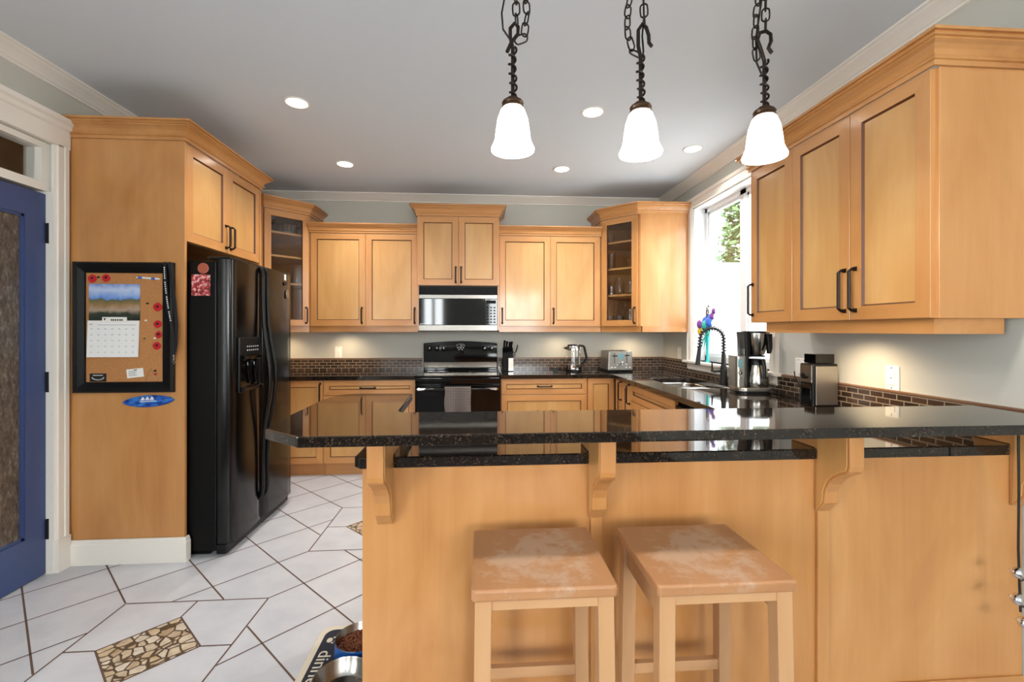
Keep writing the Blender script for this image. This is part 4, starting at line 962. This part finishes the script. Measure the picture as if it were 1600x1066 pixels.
# glassware behind the glass doors
def tumbler(h, r, r2=None, stem=False):
    r2 = r2 or r
    if stem: return MB().lathe([(.001, 0), (.030, 0), (.030, .003), (.005, .008), (.004, .06), (.02, .075), (r, .11), (r2, h), (r2 - .002, h), (r - .002, .112), (.015, .078), (.001, .072)], 20)
    return MB().lathe([(.001, 0), (r, 0), (r2, h), (r2 - .003, h), (r - .003, .008), (.001, .008)], 20)
protos = {}
def glass(kind, corner, dx, dy, z, lab, grp):
    if kind not in protos:
        mb = {'low': tumbler(.085, .036, .040), 'tall': tumbler(.15, .032, .036), 'jar': MB().lathe([(.001, 0), (.04, 0), (.043, .01), (.043, .12), (.034, .135), (.034, .165), (.031, .165), (.031, .133), (.040, .118), (.040, .012), (.001, .006)], 20), 'wine': tumbler(.16, .034, .028, True)}[kind]
        o = mb.build('drinking_glass', 'clear_glass', loc=(0, 0, 0), sharp=60); protos[kind] = o
    else: o = protos[kind].copy(); C.objects.link(o)
    o.location = (corner[0] + dx, corner[1] + dy, z + .0005); tag(o, lab, 'glass', grp)
LC, RC = (-1.80, 4.36), (1.40, 4.36)
G1, G2 = 'glassware in the corner cabinet by the fridge', 'glassware in the corner cabinet by the window'
for k, (dx, dy, kd) in enumerate(((-.09, -.08, 'wine'), (-.05, .06, 'low'), (.01, -.0, 'low'), (.015, .11, 'low'), (.08, .10, 'wine'))):
    glass(kd, LC, dx, dy, 2.235, ['stemmed glass at the fridge end of the upper shelf, corner cabinet', 'low tumbler next to the stemmed glass at the fridge end', 'middle low tumbler on the upper shelf beside the fridge', 'low tumbler next to the stemmed glass by the door hinge', 'stemmed glass at the inner end of the upper shelf, corner cabinet'][k], G1)
for k, (dx, dy, kd) in enumerate(((.0, .02, 'low'), (.07, .08, 'tall'))): glass(kd, LC, dx, dy, 1.77, ['low tumbler on the shelf just above the fridge top', 'tall glass on the shelf just above the fridge top'][k], G1)
glass('low', RC, -.10, .10, 2.20, 'lone low tumbler on the highest shelf beside the window', G2)
glass('tall', RC, -.09, .09, 1.94, 'tall glass on the second shelf beside the window', G2)
glass('low', RC, .06, -.05, 1.94, 'low tumbler on the second shelf beside the window', G2)
for k, (dx, dy, kd) in enumerate(((-.09, .10, 'low'), (-.03, .03, 'jar'), (.05, -.05, 'jar'))): glass(kd, RC, dx, dy, 1.68, ['low tumbler beside the two jars on the third shelf', 'middle glass jar on the third shelf beside the window', 'glass jar nearest the handle on the third shelf'][k].replace('nearest', 'next to'), G2)
for k, (dx, dy, kd) in enumerate(((-.10, .11, 'low'), (-.03, .03, 'low'), (.05, -.05, 'tall'))): glass(kd, RC, dx, dy, DB + .018, ['low tumbler on the cabinet floor, farther from the handle', 'middle low tumbler on the cabinet floor by the window', 'tall glass on the cabinet floor next to the handle'][k].replace('farther', 'away'), G2)

# ---------------------------------------------------------------- lamps
def can_light(x, y, lab):
    t = thing('recessed_light', lab, 'ceiling light', (x, y, ZC), 0, 'recessed ceiling lights')
    MB().lathe([(.074, ZC - .0004), (.074, ZC - .005), (.066, ZC - .007), (.058, ZC - .002)], 32).build('trim_ring', 'white_trim', t)
    MB().lathe([(.001, ZC - .0035), (.066, ZC - .0035), (.066, ZC - .001)], 32).build('lens', 'lamp_lens', t)
    l = bpy.data.lights.new('recessed_lamp', 'SPOT'); l.energy = 44; l.spot_size = R(135); l.spot_blend = .8; l.shadow_soft_size = .06; l.color = (1, .96, .91)
    o = bpy.data.objects.new('recessed_lamp', l); C.objects.link(o); o.location = (x, y, ZC - .02)
for x, y, lab in ((-1.127, 2.89, 'recessed ceiling light over the floor in front of the fridge'), (-1.137, 3.93, 'recessed ceiling light before the corner cabinet by the fridge'), (.725, 2.88, 'recessed ceiling light between the first and second pendants'), (1.643, 3.41, 'recessed ceiling light close to the window cornice'), (.712, 3.92, 'recessed ceiling light in front of the toaster and kettle run')):
    can_light(x, y, lab)
def link_ring(mb, c, ax, L=.021, wd=.0115, r=.0027, twist=0):
    ax = Vector(ax).normalized(); s_ = ax.orthogonal().normalized(); s_ = (Matrix.Rotation(twist, 4, ax) @ s_).normalized(); pts = []
    for k in range(16):
        a = 2 * PI * k / 16; ca, sa = math.cos(a), math.sin(a)
        u = (L - wd) * (1 if sa > .3 else -1 if sa < -.3 else sa / .3) + wd * sa; v = wd * ca
        pts.append(tuple(Vector(c) + ax * u + s_ * v))
    mb.tube(pts, r, 5, closed=True)
def chain(mb, path, pitch=.034):
    P_ = [Vector(p) for p in path]; L = [0]
    for a, b in zip(P_, P_[1:]): L.append(L[-1] + (b - a).length)
    n = int(L[-1] / pitch)
    for k in range(n):
        s_ = (k + .5) * L[-1] / n
        for i in range(len(P_) - 1):
            if s_ <= L[i + 1]: f = (s_ - L[i]) / (L[i + 1] - L[i]); link_ring(mb, P_[i].lerp(P_[i + 1], f), P_[i + 1] - P_[i], twist=R(20 + 90 * (k % 2))); break
def pendant(x, lab, hook, swag, ztop, cord):
    y = 1.40; t = thing('pendant_lamp', lab, 'pendant lamp', (x, y, 1.885), 0, 'pendant lamps over the bar')
    MB().lathe([(.001, 2.022), (.026, 2.022), (.037, 2.008), (.047, 1.98), (.052, 1.945), (.055, 1.918), (.062, 1.900), (.067, 1.890), (.066, 1.884), (.062, 1.886), (.052, 1.914), (.049, 1.945), (.044, 1.978), (.034, 2.004), (.001, 2.016)], 40).build('lamp_shade', 'lamp_shade', t, sharp=70)
    MB().lathe([(.001, 2.046), (.018, 2.046), (.020, 2.040), (.031, 2.036), (.034, 2.030), (.031, 2.024), (.034, 2.019), (.030, 2.014)], 28).build('shade_holder', 'bronze_cap', t)
    MB().tube([(0, 0, 2.042), (0, 0, ztop)], .0060, 8).build('stem', 'dark_bronze', t)
    tw_ = []
    for k in range(81):
        u = k / 80; a = 2 * PI * 5.2 * u; tw_.append((.0105 * math.cos(a) + .002 * math.sin(7 * u), -.0105 * math.sin(a), 2.05 + (ztop - 2.05) * u))
    MB().tube(tw_, .0036, 6).build('vine_twist', 'dark_bronze', t)
    MB().tube([(a * 1.3, b, c) for a, b, c in hook], .0058, 8).build('hook', 'dark_bronze', t)
    mb = MB(); chain(mb, [(hook[len(hook) // 2][0], 0, hook[len(hook) // 2][2]), (.004, .0, 2.45), (0, 0, ZC - .03)]); chain(mb, swag); mb.build('chain', 'dark_bronze', t)
    MB().tube(cord, .0030, 6).build('cord', 'black_plastic', t)
    MB().lathe([(.001, ZC - .0005), (.062, ZC - .0005), (.060, ZC - .012), (.02, ZC - .03), (.001, ZC - .032)], 28).build('canopy', 'bronze_cap', t)
    l = bpy.data.lights.new('pendant_bulb', 'POINT'); l.energy = 5; l.shadow_soft_size = .04; l.color = (1, .95, .88)
    o = bpy.data.objects.new('pendant_bulb', l); C.objects.link(o); o.location = (x, y, 1.872)
pendant(.101, 'bell-glass pendant lamp at the fridge end of the bar', [(0, 0, 2.20), (-.006, 0, 2.235), (-.006, 0, 2.262), (.004, 0, 2.278), (.013, 0, 2.268), (.012, 0, 2.245), (-.004, -.004, 2.215), (-.014, -.006, 2.185)],
        [(.012, .005, 2.70), (.040, .004, 2.42), (.044, .003, 2.30), (.034, .002, 2.235), (.010, .002, 2.225)], 2.20, [(-.005, .004, 2.70), (-.014, .004, 2.42), (-.034, .004, 2.31), (-.030, .003, 2.26), (-.010, .003, 2.232), (.006, .003, 2.225)])
pendant(.505, 'bell-glass pendant lamp in the middle of the three', [(0, 0, 2.19), (-.006, 0, 2.225), (-.006, 0, 2.275), (.004, 0, 2.295), (.014, 0, 2.285), (.020, 0, 2.26), (.020, -.003, 2.235), (.026, -.006, 2.222)],
        [(-.012, .005, 2.70), (-.030, .004, 2.40), (-.042, .004, 2.32), (-.040, .003, 2.26), (-.022, .002, 2.205), (.0, .002, 2.195)], 2.19, [(.004, .004, 2.70), (.010, .004, 2.42), (.012, .004, 2.32), (.006, .003, 2.26), (.010, .003, 2.21), (.004, .003, 2.18)])
pendant(.912, 'bell-glass pendant lamp beside the three-door wall cabinet', [(0, 0, 2.195), (-.010, 0, 2.235), (-.018, 0, 2.262), (-.012, 0, 2.285), (.004, 0, 2.292), (.016, 0, 2.282), (.016, -.002, 2.258), (.008, -.004, 2.235), (.016, -.006, 2.218)],
        [(-.008, .005, 2.70), (-.018, .004, 2.42), (-.028, .004, 2.30), (-.030, .003, 2.24), (-.022, .002, 2.20)], 2.195, [(.004, .004, 2.70), (-.006, .004, 2.40), (-.026, .004, 2.27), (-.024, .003, 2.19), (-.008, .003, 2.155), (.0, .003, 2.17)])
# under-cabinet puck lamps
def puck(x, y, z, e):
    o = MB().lathe([(.001, 0), (.032, 0), (.034, .006), (.034, .012), (.001, .012)], 20).build('puck_lamp', 'white_plastic', loc=(0, 0, 0)); o.location = (x, y, z - .0125); tag(o, PK.pop(0), 'cabinet light', 'puck lights under the wall cabinets')
    l = bpy.data.lights.new('puck_bulb', 'SPOT'); l.energy = e; l.spot_size = R(150); l.spot_blend = .9; l.shadow_soft_size = .02; l.color = (1, .76, .48)
    q = bpy.data.objects.new('puck_bulb', l); C.objects.link(q); q.location = (x, y, z - .016)
PK = ['small puck light under the cabinet near the fridge corner', 'small puck light under the wall cabinet above the kettle', 'small puck light under the corner cabinet above the toaster', 'small puck light under the corner cabinet above the tray', 'small puck light under the three-door cabinet above the grinder']
puck(-1.35, 4.60, DB, 9); puck(.82, 4.60, DB, 6); puck(1.60, 4.58, DB - .012, 9); puck(-1.95, 4.58, DB - .012, 9); puck(1.76, 2.15, DB + .006, 17)

# ---------------------------------------------------------------- stools
def make_stool(loc, rot, label):
    t = thing('bar_stool', label, 'stool', loc, rot, 'bar stools at the peninsula')
    HS = .70
    sd = MB().prism([(p[0], p[1]) for p in rrect(-.181, .181, -.17, .17, .010, 3)], HS - .029, HS).build('seat', 'stool_seat', t, zabs=True)
    b = sd.modifiers.new('edge', 'BEVEL'); b.width = .006; b.segments = 3; b.limit_method = 'ANGLE'; b.angle_limit = R(50)
    for sx in (-1, 1):
        for sy in (-1, 1):
            T_ = .0205
            mb = MB(); x1, y1, x0, y0 = sx * .152, sy * .140, sx * .160, sy * .150
            vs = [(x0 - T_, y0 - T_, 0), (x0 + T_, y0 - T_, 0), (x0 + T_, y0 + T_, 0), (x0 - T_, y0 + T_, 0), (x1 - T_, y1 - T_, HS - .029), (x1 + T_, y1 - T_, HS - .029), (x1 + T_, y1 + T_, HS - .029), (x1 - T_, y1 + T_, HS - .029)]
            mb.add(vs, [(0, 3, 2, 1), (4, 5, 6, 7), (0, 1, 5, 4), (1, 2, 6, 5), (2, 3, 7, 6), (3, 0, 4, 7)]); mb.build('leg', 'stool_wood', t, .002)
    for sy in (-1, 1): MB().box(-.133, .133, sy * .147 - .010, sy * .147 + .010, HS - .056, HS - .029).build('apron', 'stool_rail', t, .001)
    for sx in (-1, 1): MB().box(sx * .154 - .010, sx * .154 + .010, -.121, .121, HS - .100, HS - .029).build('apron', 'stool_wood', t, .001)
    MB().box(-.137, .137, .132, .152, .255, .287).build('rung', 'stool_rail', t, .001); MB().box(-.137, .137, -.157, -.137, .16, .192).build('rung', 'stool_rail', t, .001)
    for sx in (-1, 1): MB().box(sx * .156 - .010, sx * .156 + .010, -.125, .125, .11, .142).build('rung', 'stool_wood', t, .001)
    return t
st = make_stool((.160, 1.268, 0), 0, 'worn maple bar stool standing closer to the dog bowls')
dup(st, (.617, 1.258, 0), 0, 'worn maple bar stool beneath the middle pendant, farther from the bowls')

# ---------------------------------------------------------------- dog bowls on their mat
t = thing('feeding_mat', 'cream and navy pet mat lettered dinner beside the peninsula end', 'mat', (-.52, 1.80, 0))
MB().prism(rrect(-.178, .13, -.30, .285, .05), .0008, .006).build('mat_border', 'mat_cream', t, .002)
MB().prism(rrect(-.150, .105, -.27, .255, .04), .006, .0085).build('mat_panel', 'mat_navy', t)
mb = text_mb('dinner', .074, .001); TT = Matrix.Translation((-.112, .012, .0092)) @ Matrix.Rotation(R(-90), 4, 'Z') @ Matrix.Diagonal((1.15, 1, 1, 1)); moved(mb, TT)
mb.build('lettering', 'mat_cream', t)
mb = MB(); px_, py_ = -.108, .185
mb.prism(circ(px_ - .010, py_, .012, .015, 14), .0086, .0096)
for k, (dx, dy) in enumerate(((.006, -.020), (.018, -.008), (.018, .008), (.006, .020))): mb.prism(circ(px_ + dx * .85, py_ + dy * .85, .0055, .004, 10), .0086, .0096)
mb.build('paw_print', 'mat_cream', t)
def bowl(loc, label, out_m, r, h):
    t = thing('pet_bowl', label, 'bowl', loc, 0, 'pet bowls on the mat'); z0 = loc[2]
    MB().lathe([(.001, z0), (r * .98, z0), (r * 1.0, z0 + .01), (r * .96, z0 + h - .006), (r * .97, z0 + h), (r * .94, z0 + h + .002)], 40, cap=False).build('outer_shell', out_m, t)
    MB().lathe([(r * .97, z0 + h), (r * .945, z0 + h + .002), (r * .92, z0 + h - .004), (r * .80, z0 + .016), (r * .72, z0 + .008), (r * .45, z0 + .007), (r * .40, z0 + .010), (.001, z0 + .010)], 40, cap=False).build('steel_liner', 'steel', t)
    return t
bowl((-.492, 1.905, .009), 'blue pet bowl filled with brown kibble at the far end of the mat', 'bowl_blue', .100, .064)
bowl((-.50, 1.690, .009), 'empty shiny steel pet bowl at the near end of the mat', 'steel', .107, .062)
mb = MB(); random.seed(5)
for k in range(330):
    a = random.random() * 2 * PI; rr = .082 * math.sqrt(random.random()); hgt = .030 + .010 * (1 - rr / .08) + random.random() * .006
    T_ = Matrix.Translation((rr * math.cos(a), rr * math.sin(a), .009 + hgt)) @ Matrix.Rotation(random.random() * 6, 4, 'Z') @ Matrix.Rotation(random.random() * 3, 4, 'X')
    mb.lathe([(.001, -.005), (.0065, -.003), (.0065, .003), (.001, .005)], 7, T=T_)
mb.lathe([(.001, .012), (.070, .018), (.078, .036), (.001, .042)], 24)
o = mb.build('kibble', 'kibble', loc=(0, 0, 0)); o.location = (-.492, 1.905, 0); o['kind'] = 'stuff'; tag(o, 'heap of brown kibble in the blue bowl', 'pet food')

# ---------------------------------------------------------------- bell string under the bar end
t = thing('bell_string', 'black cord of silver jingle bells hanging from the bar end', 'bells', (1.800, 1.40, .37))
MB().tube([(0, 0, 1.003), (.002, 0, .80), (.0, 0, .60), (.004, 0, .48), (.008, 0, .385)], .0035, 8).build('cord', 'black_matte', t)
MB().tube([(-.012, 0, 1.003), (-.012, 0, .99), (0, 0, .985), (.012, 0, .99), (.012, 0, 1.003)], .003, 6).build('hanger_loop', 'black_matte', t)
for x, z in ((-.010, .520), (-.012, .432), (.014, .352)):
    mb = MB(); mb.lathe([(.001, -.019)] + [(.019 * math.cos(R(a)), .019 * math.sin(R(a))) for a in range(-75, 76, 15)] + [(.001, .019)], 20, T=Matrix.Translation((x, -.006, z)) @ Matrix.Rotation(R(55), 4, 'Y')); mb.tube([(x + .020 * math.cos(a), -.006 + .020 * math.sin(a), z + .002) for a in [2 * PI * k / 16 for k in range(16)]], .0022, 6, closed=True); b_ = mb.build('bell', 'chrome', t)
    MB().tube([(x - .006, -.02, z - .02), (x, -.024, z - .012), (x + .006, -.02, z - .02)], .002, 5).build('bell_slot', 'black_matte', b_)

# ---------------------------------------------------------------- outside the window
struct(MB().box(2.2, 14, -2, 14, -.9, -.8).build('ground_outside', 'siding'))
def tree(loc, h, r, label, seed):
    random.seed(seed); t = thing('tree', label, 'tree', loc, 0, 'trees outside the window'); z0 = loc[2]
    MB().tube([(0, 0, z0), (.05, .05, z0 + h * .5), (0, 0, z0 + h * .9)], [.16, .11, .04], 8).build('trunk', 'bark', t)
    mb = MB()
    for k in range(5200):
        u = random.random(); a = random.random() * 2 * PI; rr = r * (1 - .55 * u) * math.sqrt(random.random()); c_ = Vector((rr * math.cos(a), rr * math.sin(a), z0 + h * (.2 + .8 * u)))
        d1 = Vector((random.gauss(0, 1), random.gauss(0, 1), random.gauss(0, .5))).normalized(); d2 = d1.orthogonal().normalized(); s1, s2 = random.uniform(.08, .18), random.uniform(.04, .08)
        mb.add([tuple(c_ - d1 * s1), tuple(c_ + d2 * s2), tuple(c_ + d1 * s1), tuple(c_ - d2 * s2)], [(0, 1, 2, 3)])
    mb.build('foliage', 'leaf_green', t)
tree((7.0, 11.2, -.8), 6.6, 1.25, 'leafy tree seen through the window over the sink', 11)
tree((9.6, 10.9, -.8), 7.0, 1.25, 'second leafy tree beyond the window mullion', 12)
o = MB().box(3.2, 13, 9.0, 9.2, -.8, 2.72).build('garden_wall', 'siding', None, .01, loc=(8, 9.1, -.8)); tag(o, 'sunlit white garden wall outside the sink window', 'wall')
